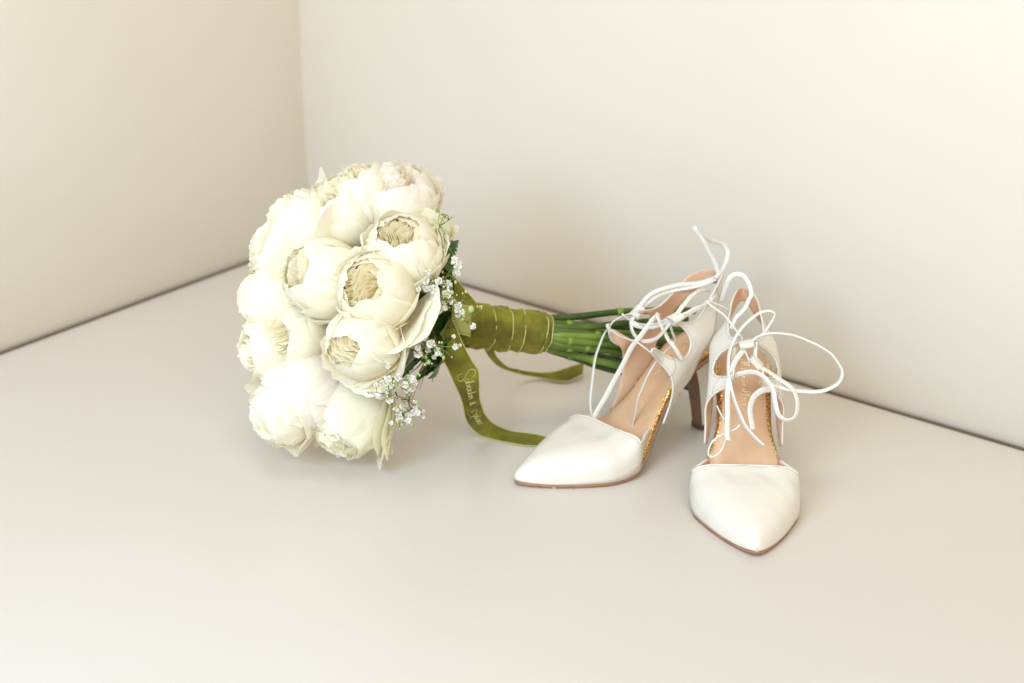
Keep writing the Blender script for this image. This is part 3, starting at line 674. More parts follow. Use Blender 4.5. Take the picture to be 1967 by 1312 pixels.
def make_heel(parent, wc):
    # (z, front, back, half width)
    S = [(.0855,.1865,.2362,.0262),(.0830,.1880,.2362,.0258),(.0790,.1905,.2358,.0235),(.0740,.1940,.2352,.0185),(.0680,.1985,.2346,.0146),(.0600,.2035,.2332,.0112),(.0480,.2080,.2315,.0094),
         (.0340,.2112,.2300,.0081),(.0200,.2138,.2290,.0073),(.0055,.2160,.2284,.0069)]
    vs, fs, fm = [], [], []
    K = 18
    for z, sf, sb, h in S:
        ring = [(sf, -h), (sf - .0004, -h * .5), (sf - .0005, 0), (sf - .0004, h * .5), (sf, h)]
        for k in range(1, K):
            a = math.pi / 2 - math.pi * k / K
            ring.append((sf + .001 + (sb - sf - .001) * max(0, math.cos(a))**.5, h * math.copysign(abs(math.sin(a))**.62, math.sin(a))))
        for s_, w in ring:
            zz = z
            if z > .07: zz = min(z, zs(min(s_, .236)) + .0025)
            vs.append((s_, w + wc(s_), zz))
    m = len(ring)
    for i in range(len(S) - 1):
        for j in range(m):
            fs.append((i*m + j, (i+1)*m + j, (i+1)*m + (j+1) % m, i*m + (j+1) % m)); fm.append(1 if j < 4 else 0)
    fs.append(tuple(range(m))); fm.append(0)
    fs.append(tuple((len(S)-1)*m + j for j in reversed(range(m)))); fm.append(0)
    o = from_data('heel', vs, fs, parent, (M['white'], M['breast']), True, fm); fix_normals(o)
    o.data.set_sharp_from_angle(angle=R_(40))
    z0 = .0057; ring = vs[-m:]
    c = Vector((sum(v[0] for v in ring)/m, sum(v[1] for v in ring)/m, 0))
    tv, tf = [], []
    for z, k in ((z0, 1.05), (.0052, 1.08), (.0008, 1.08), (.0002, 1.02)):
        for v in ring: tv.append((c.x + (v[0]-c.x)*k, c.y + (v[1]-c.y)*k, z))
    for i in range(3):
        for j in range(m): tf.append((i*m + j, i*m + (j+1) % m, (i+1)*m + (j+1) % m, (i+1)*m + j))
    tf.append(tuple(range(m))); tf.append(tuple(3*m + j for j in reversed(range(m))))
    t = from_data('heel_tip', tv, tf, o, (M['tip'],)); fix_normals(t); t.data.set_sharp_from_angle(angle=R_(40))
    # dark line where the breast leather is turned over
    for sg in (4,):
        from_data('edge_line', *sweep([Vector(vs[i*m + sg]) for i in range(2, len(S))], 0.0004, 0.0004, 6), o, (M['tip'],))
    return o
def lace(name, parent, ra, rb, pts, flat=None):
    path = catmull(pts, 7)
    # slight unevenness of hand-cut leather
    k = random.random() * 10
    path = [p + Vector((noise.noise(p * 60 + Vector((k, 0, 0))), noise.noise(p * 60 + Vector((0, k, 0))), noise.noise(p * 60 + Vector((0, 0, k))))) * 0.0007 for p in path]
    ra *= 1.07
    vs, fs = sweep(path, ra, rb * .7, 10, up=flat)
    o = from_data('lace' if 'lace' in name or 'bow' in name or 'loop' in name or 'toggle' in name or 'tie_hook' in name else name, vs, fs, parent, (M['lace'],))
    # stitch line down the middle of the strip
    mb = MB()
    n = len(path)
    cum = [0.0]
    for i in range(1, n): cum.append(cum[-1] + (path[i] - path[i-1]).length)
    K = 10
    for i in range(1, n - 2, 1):
        if i % 2: continue
        for j in (2, 7):
            a = Vector(vs[i*K + j]); b = Vector(vs[(i+1)*K + j])
            c = (a + b) / 2; d = (b - a) * 0.28
            ctr = (path[i] + path[i+1]) / 2
            off = (c - ctr).normalized() * 0.00005
            mb.add(sweep([c - d + off, c + d + off], 0.00014, 0.00014, 4))
    if mb.v and ra > 0.0018:
        s = mb.build('stitching', o, (M['stitchpale'],)); s['kind'] = 'stuff'
    return o
M['stitchpale'] = mat('pale_thread', (0.52, 0.50, 0.43), 0.8)
def tab(parent, c, e, half, ra, rb):
    """folded leather keeper: a short hollow sleeve round the lace"""
    c, e = Vector(c), Vector(e); d = (e - c).normalized()
    u = Vector((0, 0, 1)); u = (u - d * u.dot(d)).normalized(); v = d.cross(u)
    vs, fs = [], []
    K = 24; n = 6
    for sgn, rr in ((0, 1.0), (1, 0.78)):
        for i in range(n + 1):
            t = (i / n * 2 - 1) * half
            for j in range(K):
                a = 2 * math.pi * j / K
                ca, sa = math.cos(a), math.sin(a)
                f = 1 + 0.04 * math.sin(3 * a + i)
                x = math.copysign(abs(ca)**.6, ca) * ra * f * rr; y = math.copysign(abs(sa)**.7, sa) * rb * (rr if sgn == 0 else .62)
                vs.append(c + d * t + v * x + u * y)
    m = (n + 1) * K
    for i in range(n):
        for j in range(K):
            q = (i*K + j, i*K + (j+1) % K, (i+1)*K + (j+1) % K, (i+1)*K + j)
            fs.append(q); fs.append(tuple(m + k for k in reversed(q)))
    for j in range(K):
        j2 = (j + 1) % K
        fs.append((j, m + j, m + j2, j2)); fs.append((n*K + j, n*K + j2, m + n*K + j2, m + n*K + j))
    o = from_data('lace_keeper', vs, fs, parent, (M['white'],)); fix_normals(o)
    o.data.set_sharp_from_angle(angle=R_(50))
    return o
def make_shoe(label, loc, direction, wtab, laces, tabs, sag, text, group, close):
    CLOSE[:] = close[:3]; SLANT[0] = close[3]
    root = thing('high_heel_shoe', label, 'shoe', loc, 0, group)
    dx, dy = direction
    # local x runs toe -> heel, local y is the lateral axis n = (dy, -dx): a left-handed frame, so points are converted here
    def wc(s): return interp(wtab, s)
    root.rotation_euler = (0, 0, math.atan2(dy, dx))
    P = bpy.data.objects
    before = set(o.name for o in COL.objects)
    slab('outsole', root, (M['sole'],), wc, 0.0004, .2355, 0.0, .0040, lambda s: -0.0002, 0.0008)
    slab('footbed', root, (M['gold'],), wc, .030, .2352, .0031, .0098, lambda s: 0.0012 + .006 * (1 - sstep(.03, .06, s)), 0.0022, crown=0.0)
    ins = slab('insole', root, (M['insole'],), wc, .045, .2290, .0090, .0104, lambda s: 0.0012 + .0032 * sstep(.085, .12, s), 0.0005, crown=0.0002)
    def place(x, y):
        s, w = TXT(x, y)
        return (s, w, zs(s) + 0.01075)
    s0, w0, size = text[1], text[2], text[3]
    TXT = lambda x, y: (s0 - x, w0 + y)
    mb, _ = script(text[0], place, size, 0.00036)
    mb.build('insole_lettering', ins, (M['gilt'],))
    v = make_vamp(root, wc)
    q = make_quarter(root, wc, 0, sag)
    make_heel(root, wc)
    for nm, ra, rb, pts in laces: lace(nm, root, ra, rb, pts)
    for c, e, half, ra, rb in tabs: tab(root, c, e, half, ra, rb)
    # mirror the lateral axis into Blender's right-handed frame
    for o in list(COL.objects):
        if o.name in before or o.type != 'MESH': continue
        me = o.data
        for vtx in me.vertices: vtx.co.y = -vtx.co.y
        me.flip_normals(); me.update()
    return root
WL = [(0, 0), (.03, .0035), (.07, .0065), (.10, .0065), (.14, .0030), (.18, 0), (.25, 0)]
WR = [(0, 0), (.03, -.0015), (.07, -.003), (.10, -.003), (.14, -.0015), (.18, 0), (.25, 0)]
keepL = [(c, e, .0058, .0062, .0030) for sh, c, e in TABS if sh == 'L']
keepR = [(c, e, .0062, .0058, .0030) for sh, c, e in TABS if sh == 'R']
G = 'pair of white lace-up heels'
shoeL = make_shoe('white pointed high heel pointing to the lower left, the shoe nearer the bouquet', (.003, 1.3326, 0), (.8123, .5833), WL,
                  LACES_LEFT, keepL, 0.0, ('ella miralles', .207, -.005, .0046), G, (.007, .021, .012, .010))
o = lace('lace_toggle', shoeL, 0.0036, 0.0030, [(a, -b, c) for a, b, c in TOGGLE])
o.name = 'lace_toggle'
shoeR = make_shoe('white pointed high heel facing the viewer, a wide lace loop flopping to its right', (.200, 1.1987, 0), (.0525, .9986), WR,
                  LACES_RIGHT, keepR, 0.004, ('ella miralles', .207, -.003, .0046), G, (.024, .011, .0, .0))
# scrap of sole film peeling from under the left shoe
mb = MB()
def flake(s, w, L, h, k):
    w = interp(WL, s) + hw(s) - .0015
    pts = [Vector((s + L * t, w + .0015 * math.sin(t * 9 + k), .0006 + .0005 * math.sin(t * 14 + k))) for t in [i / 8 for i in range(9)]]
    vs = []; fs = []
    for i, p in enumerate(pts):
        e = h * (0.4 + 0.6 * abs(math.sin(i * 1.9 + k)))
        vs += [p, p + Vector((0.001, e, -0.0004 if p.z > .0008 else 0)), p + Vector((0.001, e, .0003)), p + Vector((0, 0, .0003))]
    for i in range(8):
        for j in range(4): fs.append((i*4 + j, i*4 + (j+1) % 4, (i+1)*4 + (j+1) % 4, (i+1)*4 + j))
    return [(v.x, -v.y, v.z) for v in vs], fs
mb.add(flake(.022, .0265, .013, .0045, 0)); mb.add(flake(.036, .0335, .010, .0055, 2)); mb.add(flake(.012, .018, .005, .003, 1))
mb.build('peeling_sole_film', shoeL, (M['film'],))

# ---------------------------------------------------------------- bouquet
bq = thing('bridal_bouquet', 'bridal bouquet of cream roses lying on its side, stems wrapped in olive velvet ribbon', 'bouquet', (-0.108, 1.415, 0))
B0 = Vector(bq.location)
def rose_frame(n):
    z = Vector(n).normalized()
    x = z.orthogonal().normalized(); y = z.cross(x)
    return x, y, z
def petal_mesh(R, az, wid, tip, flare, ruf, seed, elong=1.08, nt=14, nw=13, curl=0.10, dep0=0.0, dep1=0.0, point=0.0, notch=0.0):
    """one petal in rose space: cup surface of radius R, opening towards +z"""
    vs, ds = [], []
    for i in range(nt + 1):
        t = i / nt
        for j in range(-(nw // 2), nw // 2 + 1):
            q = j / (nw // 2)
            # rounded / pointed tip: the rim is lower at the sides
            te = t * (1 - 0.20 * abs(q)**3.2) * (1 + point * max(0, 1 - abs(q) * 2.2))
            psi = te * tip
            wprof = (0.30 + 0.70 * math.sin(min(1, t * 1.15 + .05) * math.pi / 2))
            a = az + q * wid * wprof * (1 - 0.10 * t**3)
            rr = R * (1 + 0.02 * q * q)
            rho = rr * math.sin(psi); z = -rr * math.cos(psi) * elong
            # reflexed rim
            f = max(0.0, te - 0.62) / 0.38
            rho += flare * f**1.8 * R
            z -= abs(flare) * 0.25 * f**2 * R
            # rolled edge
            ed = max(0, abs(q) - 0.6) / 0.4
            rho += curl * R * (0.45 * ed**2 * t + 0.5 * f**3)
            nz = noise.noise(Vector((a * 1.7 + seed, te * 2.2, seed * 1.3)))
            n2 = noise.noise(Vector((a * 6 + seed * 2, te * 3.0, seed)))
            rho += R * (ruf * 0.9 * nz * t + ruf * 0.6 * n2 * t**4)
            z += R * ruf * 0.8 * n2 * t**3 + R * ruf * .25 * noise.noise(Vector((q * 9 + seed, seed, 3))) * t**6
            vs.append(Vector((rho * math.cos(a), rho * math.sin(a), z)))
            ds.append(dep0 + (dep1 - dep0) * (1 - t)**1.2)
    W = 2 * (nw // 2) + 1
    fs = []
    for i in range(nt):
        for j in range(W - 1):
            k = i * W + j; fs.append((k, k + 1, k + W + 1, k + W))
    return vs, fs, ds
def place_mesh(name, parts, C, fr, parent, m, thick=True):
    vs, fs, ds, va = [], [], [], []
    x, y, z = fr
    for pv, pf, pd in parts:
        k = len(vs)
        for p in pv:
            w = C + x * p.x + y * p.y + z * p.z
            if w.z < .0022: w.z = .0008 + .0014 * math.exp((w.z - .0022) / .01)
            vs.append(w - B0); va.append(math.atan2(p.y, p.x))
        fs += [tuple(i + k for i in f) for f in pf]; ds += pd
    o = from_data(name, vs, fs, parent, (m,))
    at = o.data.attributes.new('depth', 'FLOAT', 'POINT')
    at.data.foreach_set('value', ds)
    at = o.data.attributes.new('vein', 'FLOAT', 'POINT')
    at.data.foreach_set('value', va)
    return o
TURN = {0: .62, 5: .75, 2: .25, 3: .22, 7: .25, 8: .12, 9: .15, 12: .15, 13: .15, 1: .06, 14: .12, 10: .15, 11: .1, 15: .1}
def make_rose(C, n, R, op, tint, kind, outer, idx):
    C = Vector(C); n = (Vector(n) + (Vector((0, 0, .65)) - C).normalized() * TURN.get(idx, .12)).normalized(); fr = rose_frame(n); m = M['petal_' + kind]
    rnd = random.Random(idx * 7 + 3)
    rose = None
    tipc = math.pi - R_(op)
    # the packed heart first: it is the rose's own mesh
    parts = []
    for k in range(3):           # nested inner cups, ragged rims
        rr = R * (0.90 - 0.12 * k)
        cnt = 5 if k < 2 else 4
        for c in range(cnt):
            az = rnd.random() * 6.28 if k > 2 else 2 * math.pi * c / cnt + k * .7 + rnd.uniform(-.3, .3)
            parts.append(petal_mesh(rr, az, rnd.uniform(.8, 1.1), tipc + R_(rnd.uniform(-8, 2) - 2 * k) * 1.0, rnd.uniform(-.05, .02), .06 + .01 * k, rnd.random() * 50,
                                    1.17 + .02 * k, 9, 9, .02, tint * (.15 + .08 * k), min(1, tint * (.5 + .15 * k)) ))
    dv, dd = [], []
    for i in range(9):           # the packed middle under the folds
        th = math.pi / 2 * i / 8
        for j in range(20):
            ph = 2 * math.pi * j / 20
            w = 1 + .10 * noise.noise(Vector((math.cos(ph) * 2, math.sin(ph) * 2, i * .6 + idx)))
            dv.append(Vector((R * .60 * math.sin(th) * math.cos(ph) * w, R * .60 * math.sin(th) * math.sin(ph) * w, R * .68 * math.cos(th) * w))); dd.append(min(1, tint * 1.0))
    parts.append((dv, [(i*20 + j, i*20 + (j+1) % 20, (i+1)*20 + (j+1) % 20, (i+1)*20 + j) for i in range(8) for j in range(20)], dd))
    # quartered heart: nested wavy sheets standing on edge across the opening, their rims nearly flush with the cup
    ph0 = rnd.random() * 6; rot = rnd.random() * 3.14 if idx not in (3, 4, 6) else .5 + idx
    ns = 19; big = .60
    for k in range(ns):
        off = (k - (ns - 1) / 2) * (2 * big / (ns + 1)) * R
        Lh = math.sqrt(max(.0004, (big * R)**2 - off**2)) * rnd.uniform(.75, 1.0)
        sh = rnd.uniform(-.08, .08) * R; w1 = rnd.uniform(.06, .10); dh = rnd.uniform(-.07, .05); p1 = rnd.uniform(-.5, .5)
        vs, ds = [], []
        for i in range(6):
            t = i / 5
            for j in range(21):
                q = j / 10 - 1
                yy = q * Lh + sh
                xx = off + R * w1 * math.sin(q * 4.2 + ph0 + off / R * 3 + p1) + R * .022 * math.sin(q * 13 + k * 1.7)
                xx *= .72 + .28 * t
                rr2 = (xx * xx + yy * yy) / (R * R)
                zz = R * (.98 + dh - .62 * rr2 + .025 * math.sin(q * 11 + k * 2.1))
                z_ = R * .25 + (zz - R * .25) * t
                vs.append(Vector((xx * math.cos(rot) - yy * math.sin(rot), xx * math.sin(rot) + yy * math.cos(rot), z_)))
                ds.append(min(1, tint * (.10 + 1.1 * (1 - t)**1.5)))
        fs = [(i*21 + j, i*21 + j + 1, (i+1)*21 + j + 1, (i+1)*21 + j) for i in range(5) for j in range(20)]
        parts.append((vs, fs, ds))
    rose = place_mesh('rose', parts, C, fr, bq, m)
    if kind == 'b': rose['label'] = 'blush tinted rose'
    if kind == 'g': rose['label'] = 'rose with greenish petals'
    # cup petals
    nc = 6
    for k in range(nc):
        az = 2 * math.pi * k / nc + rnd.uniform(-.15, .15)
        rr = R * (0.97 + .018 * (k % 3))
        pm = petal_mesh(rr, az, rnd.uniform(1.0, 1.25), tipc + R_(rnd.uniform(-13, 7)), rnd.uniform(-.02, .05), .14 if idx in (1, 5, 8, 0) else .09, rnd.random() * 60, 1.10, 18, 17, .05, 0.03 * tint, .30 * tint + .10)
        place_mesh('petal', [pm], C, fr, rose, m)
    # guard petals, reflexed, where the photo shows them
    x, y, z = fr
    for dx, dy, dz, sz in outer:
        v = Vector((dx, dy, dz)); az = math.atan2(v.dot(y), v.dot(x))
        op2 = R_(rnd.uniform(62, 88))
        pm = petal_mesh(R * sz * .94, az, rnd.uniform(.62, .85) * (1.3 if sz > 1.3 else 1), math.pi - op2, .20 * sz * rnd.uniform(.7, 1.2), .16 if sz > 1.3 else .10, rnd.random() * 60, 1.0, 20, 21, .16, 0.0, .12 * tint, point=.12 if idx in (10, 14) else rnd.choice([.0, .0, .05]))
        place_mesh('petal', [pm], C, fr, rose, m)
    for k in range(2):       # lapped petals lower on the globe
        az = 2 * math.pi * k / 2 + rnd.uniform(-.8, .8) + idx
        pm = petal_mesh(R * rnd.uniform(1.02, 1.06), az, rnd.uniform(.85, 1.1), math.pi - R_(op + rnd.uniform(10, 42)), rnd.uniform(.06, .16), .12, rnd.random() * 60, 1.07, 18, 17, .07, 0.0, .12 * tint)
        place_mesh('petal', [pm], C, fr, rose, m)
    for k in range(2):
        az = rnd.random() * 6.28
        pm = petal_mesh(R * 1.04, az, rnd.uniform(.7, .9), math.pi - R_(rnd.uniform(60, 80)), .12, .12, rnd.random() * 60, 1.04, 16, 15, .12, 0.0, .1 * tint)
        place_mesh('petal', [pm], C, fr, rose, m)
    return rose
for i, (C, n, R, op, tint, kind, outer) in enumerate(ROSES): make_rose(C, n, R, op, tint, kind, outer, i)

# leaves among and behind the heads
def leaf_mesh(base, direction, normal, L, W, serr=0.0, fold=0.2, seed=0):
    d = Vector(direction).normalized(); nn = Vector(normal); nn = (nn - d * nn.dot(d)).normalized(); s = d.cross(nn)
    vs, fs = [], []
    n = 16
    for i in range(n + 1):
        t = i / n
        w = W * math.sin(math.pi * t**.8) * (1 + serr * (1 if i % 2 else -1))
        c = Vector(base) + d * L * t + nn * (.12 * L * math.sin(t * 2.5 + seed))
        for q in (-1, -.5, 0, .5, 1): vs.append(c + s * w * q + nn * (abs(q) * w * fold))
    for i in range(n):
        for j in range(4): fs.append((i*5 + j, i*5 + j + 1, (i+1)*5 + j + 1, (i+1)*5 + j))
    return vs, fs
def add_leaf(*a, m='leaf', **k):
    vs, fs = leaf_mesh(*a, **k)
    o = from_data('leaf', [v - B0 for v in vs], fs, bq, (M[m],))
    md = o.modifiers.new('thickness', 'SOLIDIFY'); md.thickness = 0.0004
    return o
rl = random.Random(5)
AXN = Vector((.94, .246, -.234)).normalized()
e1 = AXN.orthogonal().normalized(); e2 = AXN.cross(e1)
neck = Vector((-.062, 1.427, .122))
for k in range(34):
    a = 2 * math.pi * k / 34 * 2.4
    rad = e1 * math.cos(a) + e2 * math.sin(a)
    base = neck - AXN * rl.uniform(.0, .02) + rad * rl.uniform(.012, .03)
    L = rl.uniform(.045, .07)
    d = rad * rl.uniform(.8, 1.1) - AXN * rl.uniform(.25, .6)
    if base.z + d.normalized().z * L < 0.01: continue
    add_leaf(base, d, AXN + rad * .2, L, rl.uniform(.010, .016), serr=.08, seed=k)
for base, d, L, W in LEAVES:
    add_leaf(base, d, (0.1, -0.9, 0.4), L, W, serr=.22, seed=1, fold=.35)
# grassy needles at the underside of the head
mb = MB()
for k in range(60):
    a = rl.random() * 6.28
    rad = e1 * math.cos(a) + e2 * math.sin(a)
    b0 = neck + rad * .015 - AXN * .005
    tip = b0 + (rad * rl.uniform(.6, 1) - AXN * rl.uniform(.1, .7)).normalized() * rl.uniform(.05, .085)
    if tip.z < .01: continue
    mid = (b0 + tip) / 2 + Vector((0, 0, rl.uniform(-.006, .006)))
    mb.add(sweep([p - B0 for p in catmull([b0, mid, tip], 3)], .0011, .0005, 5, taper=lambda t: 1 - .8 * t))
o = mb.build('needle_greenery', bq, (M['stem'],)); o['kind'] = 'stuff'

# stems
WB0 = Vector(WRAP_B); WD0 = (Vector(WRAP_B) - Vector(WRAP_A)).normalized()
for i, pts in enumerate(STEMS):
    pth = catmull([Vector(p) - B0 for p in pts], 8)
    zc = .0045
    for p in pth:
        if p.z < zc: p.z = zc
    # start inside the wrap
    axp = WB0 - B0
    st = Vector(pts[0]) - B0; off = st - axp; off -= WD0 * off.dot(WD0)
    lim = .0135
    for kk in range(min(9, len(pth))):
        o_ = pth[kk] - axp; al = o_.dot(WD0); o2 = o_ - WD0 * al
        L_ = lim + max(0, al) * .45
        if o2.length > L_: pth[kk] = axp + WD0 * al + o2 * (L_ / o2.length)
    st = pth[0].copy()
    n0 = neck - B0 + AXN * .03 + (st - (neck - B0 + AXN * .11)) * .5
    pth = [n0] + pth
    r = [.0036, .0032, .0034, .0038, .0035, .0036, .0033, .0038, .0036, .0033, .0034, .0034, .0033, .0036][i]
    r *= .93
    nodes = [rl.uniform(.25, .95)]
    if i == 0: nodes = [.52]
    tp = lambda t: 1 + .22 * sum(math.exp(-((t - q) / .018)**2) for q in nodes) + .05 * math.sin(t * 9 + i)
    o = from_data('stem', *sweep(pth, r, r, 12, taper=tp, cap=True), bq, (M['stem'],))
    for q in nodes:
        k = min(len(pth) - 2, max(1, int(q * (len(pth) - 1))))
        d = (pth[k+1] - pth[k]).normalized()
        seg = [pth[k] - d * .0035, pth[k] - d * .001, pth[k] + d * .001, pth[k] + d * .0035]
        from_data('stem_node', *sweep(seg, r * 1.24, r * 1.24, 12, taper=lambda t: .84 + .18 * math.sin(t * math.pi)), o, (M['node'],))
    d = (pth[-1] - pth[-2]).normalized()
    from_data('cut_end', *sweep([pth[-1] - d * .0005, pth[-1] + d * .0004], r * .93, r * .93, 12), o, (M['cut'],))

# velvet wrap: overlapping turns along the handle
WA, WB = Vector(WRAP_A), Vector(WRAP_B)
wd = (WB - WA).normalized(); WLn = (WB - WA).length
wu = Vector((0, 0, 1)); wu = (wu - wd * wu.dot(wd)).normalized(); wv = wd.cross(wu)
turns = [(-.004, .012, .0175, .0195), (.008, .030, .0200, .0212), (.0275, .048, .0196, .0206), (.045, .061, .0188, .0198), (.058, .082, .0190, .0196), (.0795, .0866, .0190, .0186)]
for ti, (a0, a1, r0, r1) in enumerate(turns):
    nn, K = 14, 72
    vs, fs = [], []
    def wp(t, a, ex=0):
        x = a0 + (a1 - a0) * t
        sl = .0016 * math.cos(a + ti)                      # turns lie slightly askew
        f = r0 + (r1 - r0) * t + .0012 * math.sin(math.pi * t)
        p3 = Vector((x * 90 + ti * 7, math.cos(a) * 1.6, math.sin(a) * 1.6))
        f += .0020 * noise.noise(p3) + .0014 * noise.noise(p3 * 2.1 + Vector((ti, 0, 0))) - .0012 * max(0, math.sin(a * 3 + ti * 2 + t * 4)) * math.sin(math.pi * t)
        if t >= 1: f *= .985
        return WA + wd * (x + sl) + wu * (math.sin(a) * (f + ex)) + wv * (math.cos(a) * (f + ex))
    for i in range(nn + 1):
        for j in range(K): vs.append(wp(i / nn, 2 * math.pi * j / K) - B0)
    for i in range(nn):
        for j in range(K): fs.append((i*K + j, i*K + (j+1) % K, (i+1)*K + (j+1) % K, (i+1)*K + j))
    # turn the edge in
    k = len(vs)
    for j in range(K):
        p = wp(1, 2 * math.pi * j / K, -.0035) - B0; vs.append(p)
    for j in range(K): fs.append((nn*K + j, nn*K + (j+1) % K, k + (j+1) % K, k + j))
    o = from_data('ribbon_turn', vs, fs, bq, (M['velvet'],)); fix_normals(o)
    ring = [wp(1, 2 * math.pi * j / 60, .0002) - B0 for j in range(61)]
    from_data('selvedge', *sweep(ring, .00055, .00055, 6), o, (M['selvedge'],))
# satin underside of the ribbon end folded over the wrap
def ribbon(name, edges, mats, sub=6, nw=8, thick=.0007, edge_mat='selvedge', bulge=.0):
    A = catmull([Vector(a) for a, b in edges], sub); Bp = catmull([Vector(b) for a, b in edges], sub)
    vs, fs = [], []
    for i, (a, b) in enumerate(zip(A, Bp)):
        for j in range(nw + 1):
            q = j / nw
            vs.append(a.lerp(b, q) - B0)
    W = nw + 1
    for i in range(len(A) - 1):
        for j in range(nw):
            k = i * W + j; fs.append((k, k + 1, k + W + 1, k + W))
    o = from_data(name, vs, fs, bq, mats)
    # make the lettered pile side face the viewer
    c = o.data.polygons[len(o.data.polygons) // 3]
    if (Vector((0, 0, .65)) - B0 - c.center).dot(c.normal) < 0: o.data.flip_normals()
    md = o.modifiers.new('thickness', 'SOLIDIFY'); md.thickness = thick; md.offset = -1
    if len(mats) > 1: md.material_offset = 1; md.material_offset_rim = 1
    for E_ in (A, Bp):
        from_data('selvedge', *sweep([p - B0 for p in E_], .0005, .0005, 6), o, (M[edge_mat],))
    return o, A, Bp
rf, RA, RB = ribbon('ribbon_tail', RIBBON_FRONT, (M['velvet'], M['satin']))
def rib_place(RA, RB, u0, v0, off, flip=1):
    cum = [0.0]
    C = [a.lerp(b, .5) for a, b in zip(RA, RB)]
    for i in range(1, len(C)): cum.append(cum[-1] + (C[i] - C[i-1]).length)
    def f(x, y):
        t = u0 + x
        i = 0
        while i < len(C) - 2 and cum[i + 1] < t: i += 1
        k = min(1, (t - cum[i]) / max(1e-6, cum[i+1] - cum[i]))
        a = RA[i].lerp(RA[i+1], k); b = RB[i].lerp(RB[i+1], k)
        w = (b - a).length
        p = a.lerp(b, max(.03, min(.97, v0 + y / w)))
        n = (b - a).cross(C[i+1] - C[i]).normalized()
        if (cam.location - p).dot(n) < 0: n = -n
        return p + n * off - B0
    return f
f1 = rib_place(RA, RB, .056, .40, .0004)
mb, L1 = script('Salvador', f1, .0042, .00032)
mb.build('ribbon_lettering', rf, (M['ink'],))
f2 = rib_place(RA, RB, .056 + L1 + .004, .40, .0004)
mb, L2 = script('&', f2, .0034, .00034); mb.build('ribbon_lettering', rf, (M['ink'],))
f3 = rib_place(RA, RB, .056 + L1 + .004 + L2 + .008, .42, .0004)
mb, L3 = script('Tatiana', f3, .0042, .00026); mb.build('ribbon_lettering', rf, (M['ink'],))
rr, QA, QB = ribbon('ribbon_tail', RIBBON_REAR, (M['velvet'], M['satin']))
f4 = rib_place(QA, QB, .155, .40, .0004)
hp = catmull([f4(x * .0016, y * .0016) for x, y in ((0, 0), (1.2, 1.8), (2.6, 1.6), (2.4, .2), (1.2, -.9), (0, 0))], 5)
from_data('ribbon_lettering', *sweep(hp, .0003, .0002, 5), rr, (M['ink'],))
for E_ in FLAPS:
    ribbon('ribbon_fold', E_[1], (M[E_[0]],), thick=.0006)

# gypsophila
def blossom_mesh(r, seed):
    rn = random.Random(seed); vs, fs = [], []
    for k in range(26):
        th = math.acos(1 - 1.45 * (k + .5) / 26); ph = k * 2.39996 + rn.uniform(-.3, .3)
        d = Vector((math.sin(th) * math.cos(ph), math.sin(th) * math.sin(ph), math.cos(th)))
        s = d.orthogonal().normalized(); s = (s * math.cos(rn.random() * 6) + d.cross(s) * math.sin(rn.random() * 6)).normalized(); t = d.cross(s)
        L = r * rn.uniform(.8, 1.1); w = r * rn.uniform(.22, .38)
        b = len(vs)
        for i, (u, ww) in enumerate(((.15, .2), (.6, .8), (.88, 1.0), (1.0, .6))):
            c = d * L * u
            vs += [c - s * w * ww + t * w * .25 * rn.uniform(-1, 1), c + t * w * .35 * (1 if i % 2 else -.4), c + s * w * ww + t * w * .25 * rn.uniform(-1, 1)]
        for i in range(3):
            for j in range(2): fs.append((b + i*3 + j, b + i*3 + j + 1, b + (i+1)*3 + j + 1, b + (i+1)*3 + j))
    me = bpy.data.meshes.new('blossom'); me.from_pydata([tuple(v) for v in vs], [], fs)
    me.polygons.foreach_set('use_smooth', [True] * len(me.polygons)); me.materials.append(M['blossom'])
    return me
BM = [blossom_mesh(1.0, s) for s in range(5)]
def ball(c, r, n=6):
    vs, fs = [], []
    for i in range(n + 1):
        th = math.pi * i / n
        for j in range(8):
            ph = 2 * math.pi * j / 8
            vs.append(c + Vector((math.sin(th) * math.cos(ph), math.sin(th) * math.sin(ph), math.cos(th) * 1.2)) * r)
    for i in range(n):
        for j in range(8): fs.append((i*8 + j, i*8 + (j+1) % 8, (i+1)*8 + (j+1) % 8, (i+1)*8 + j))
    return vs, fs
rg = random.Random(8)
PXM = 1 / 2120
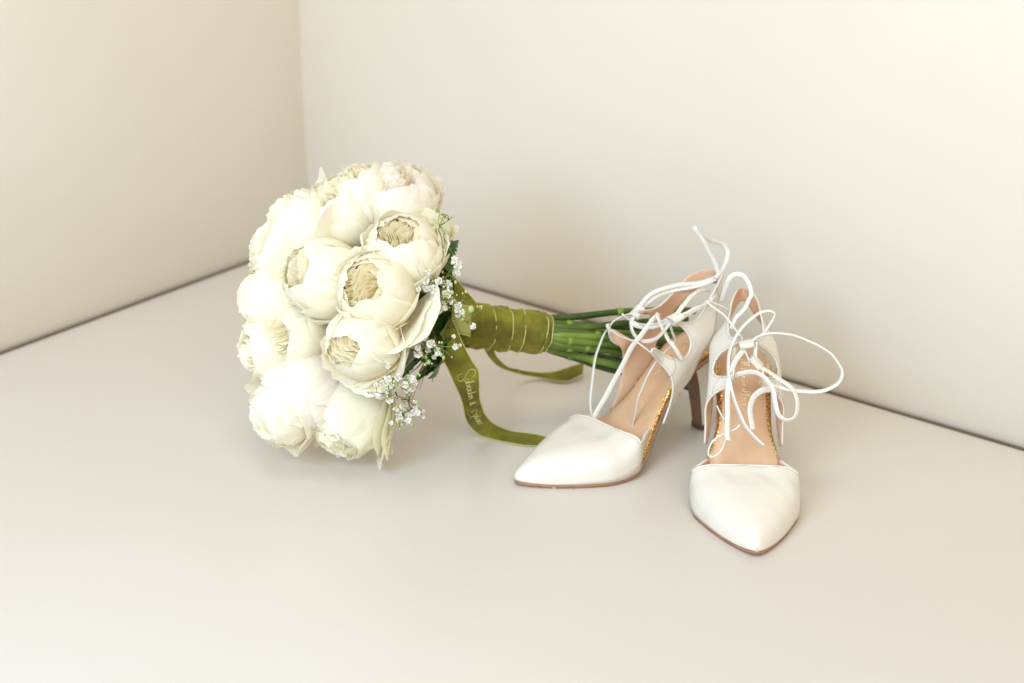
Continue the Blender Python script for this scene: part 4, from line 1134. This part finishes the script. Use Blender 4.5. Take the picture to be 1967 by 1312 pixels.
for si, (root, nodes) in enumerate(SPRIGS):
    root = Vector(root); cen = sum((Vector(p) for p, s, f in nodes), Vector()) / len(nodes)
    hub = root.lerp(cen, .45)
    tw = MB(); m = M['twigdark'] if si in (4,) else M['twig']
    tw.add(sweep([p - B0 for p in catmull([root, (root + hub) / 2 + Vector((0, 0, .003)), hub], 4)], .0007, .0007, 6))
    hubs = [hub]
    bl, bu = [], []
    for p, s, f in nodes:
        p = Vector(p); h = min(hubs, key=lambda q: (q - p).length)
        mid = h.lerp(p, .55) + Vector((rg.uniform(-1, 1), rg.uniform(-1, 1), rg.uniform(-1, 1))) * .0025
        path = catmull([h, mid, p], 5)
        tw.add(sweep([q - B0 for q in path], .00042, .00042, 5, taper=lambda t: 1.2 - .5 * t))
        if (h - p).length > .012: hubs.append(mid)
        d = (p - mid).normalized()
        (bl if f else bu).append((p, s * PXM, d))
        if rg.random() < .8:       # side twiglets with tiny buds
            for _ in range(2):
                e = mid + (d * rg.uniform(.3, 1) + Vector((rg.uniform(-1, 1), rg.uniform(-.4, .4), rg.uniform(-1, 1)))).normalized() * rg.uniform(.004, .010)
                tw.add(sweep([mid - B0, (mid + e) / 2 - B0 + Vector((.0005, 0, .0005)), e - B0], .0003, .0003, 4))
                bu.append((e, rg.uniform(1.6, 2.6) * PXM, d))
    for p, r, d in list(bl):
        for _x in range(2 if si in (0, 2, 3, 4, 6) else 0):
            q = p + Vector((rg.uniform(-1, 1), rg.uniform(-.6, .8), rg.uniform(-1, 1))) * .0085
            if q.z > .01:
                tw.add(sweep([p - B0, (p + q) / 2 - B0, q - B0], .0003, .0003, 4)); bl.append((q, r * rg.uniform(.6, .9), d))
    sp = tw.build('gypsophila_sprig', bq, (m,))
    for p, r, d in bl:
        b = bpy.data.objects.new('blossom', BM[rg.randrange(5)]); COL.objects.link(b); b.parent = sp
        b.location = p - B0; b.scale = (r * 1.1,) * 3
        b.rotation_mode = 'QUATERNION'
        b.rotation_quaternion = (d + Vector((rg.uniform(-.5, .5), -.6, .3))).to_track_quat('Z', 'Y')
    mb = MB()
    for p, r, d in bl:      # green calyx under each blossom
        mb.add(ball(p - B0 - d * r * .25, r * .28))
    for p, r, d in bu: mb.add(ball(p - B0, r))
    o = mb.build('buds', sp, (M['bud'],))
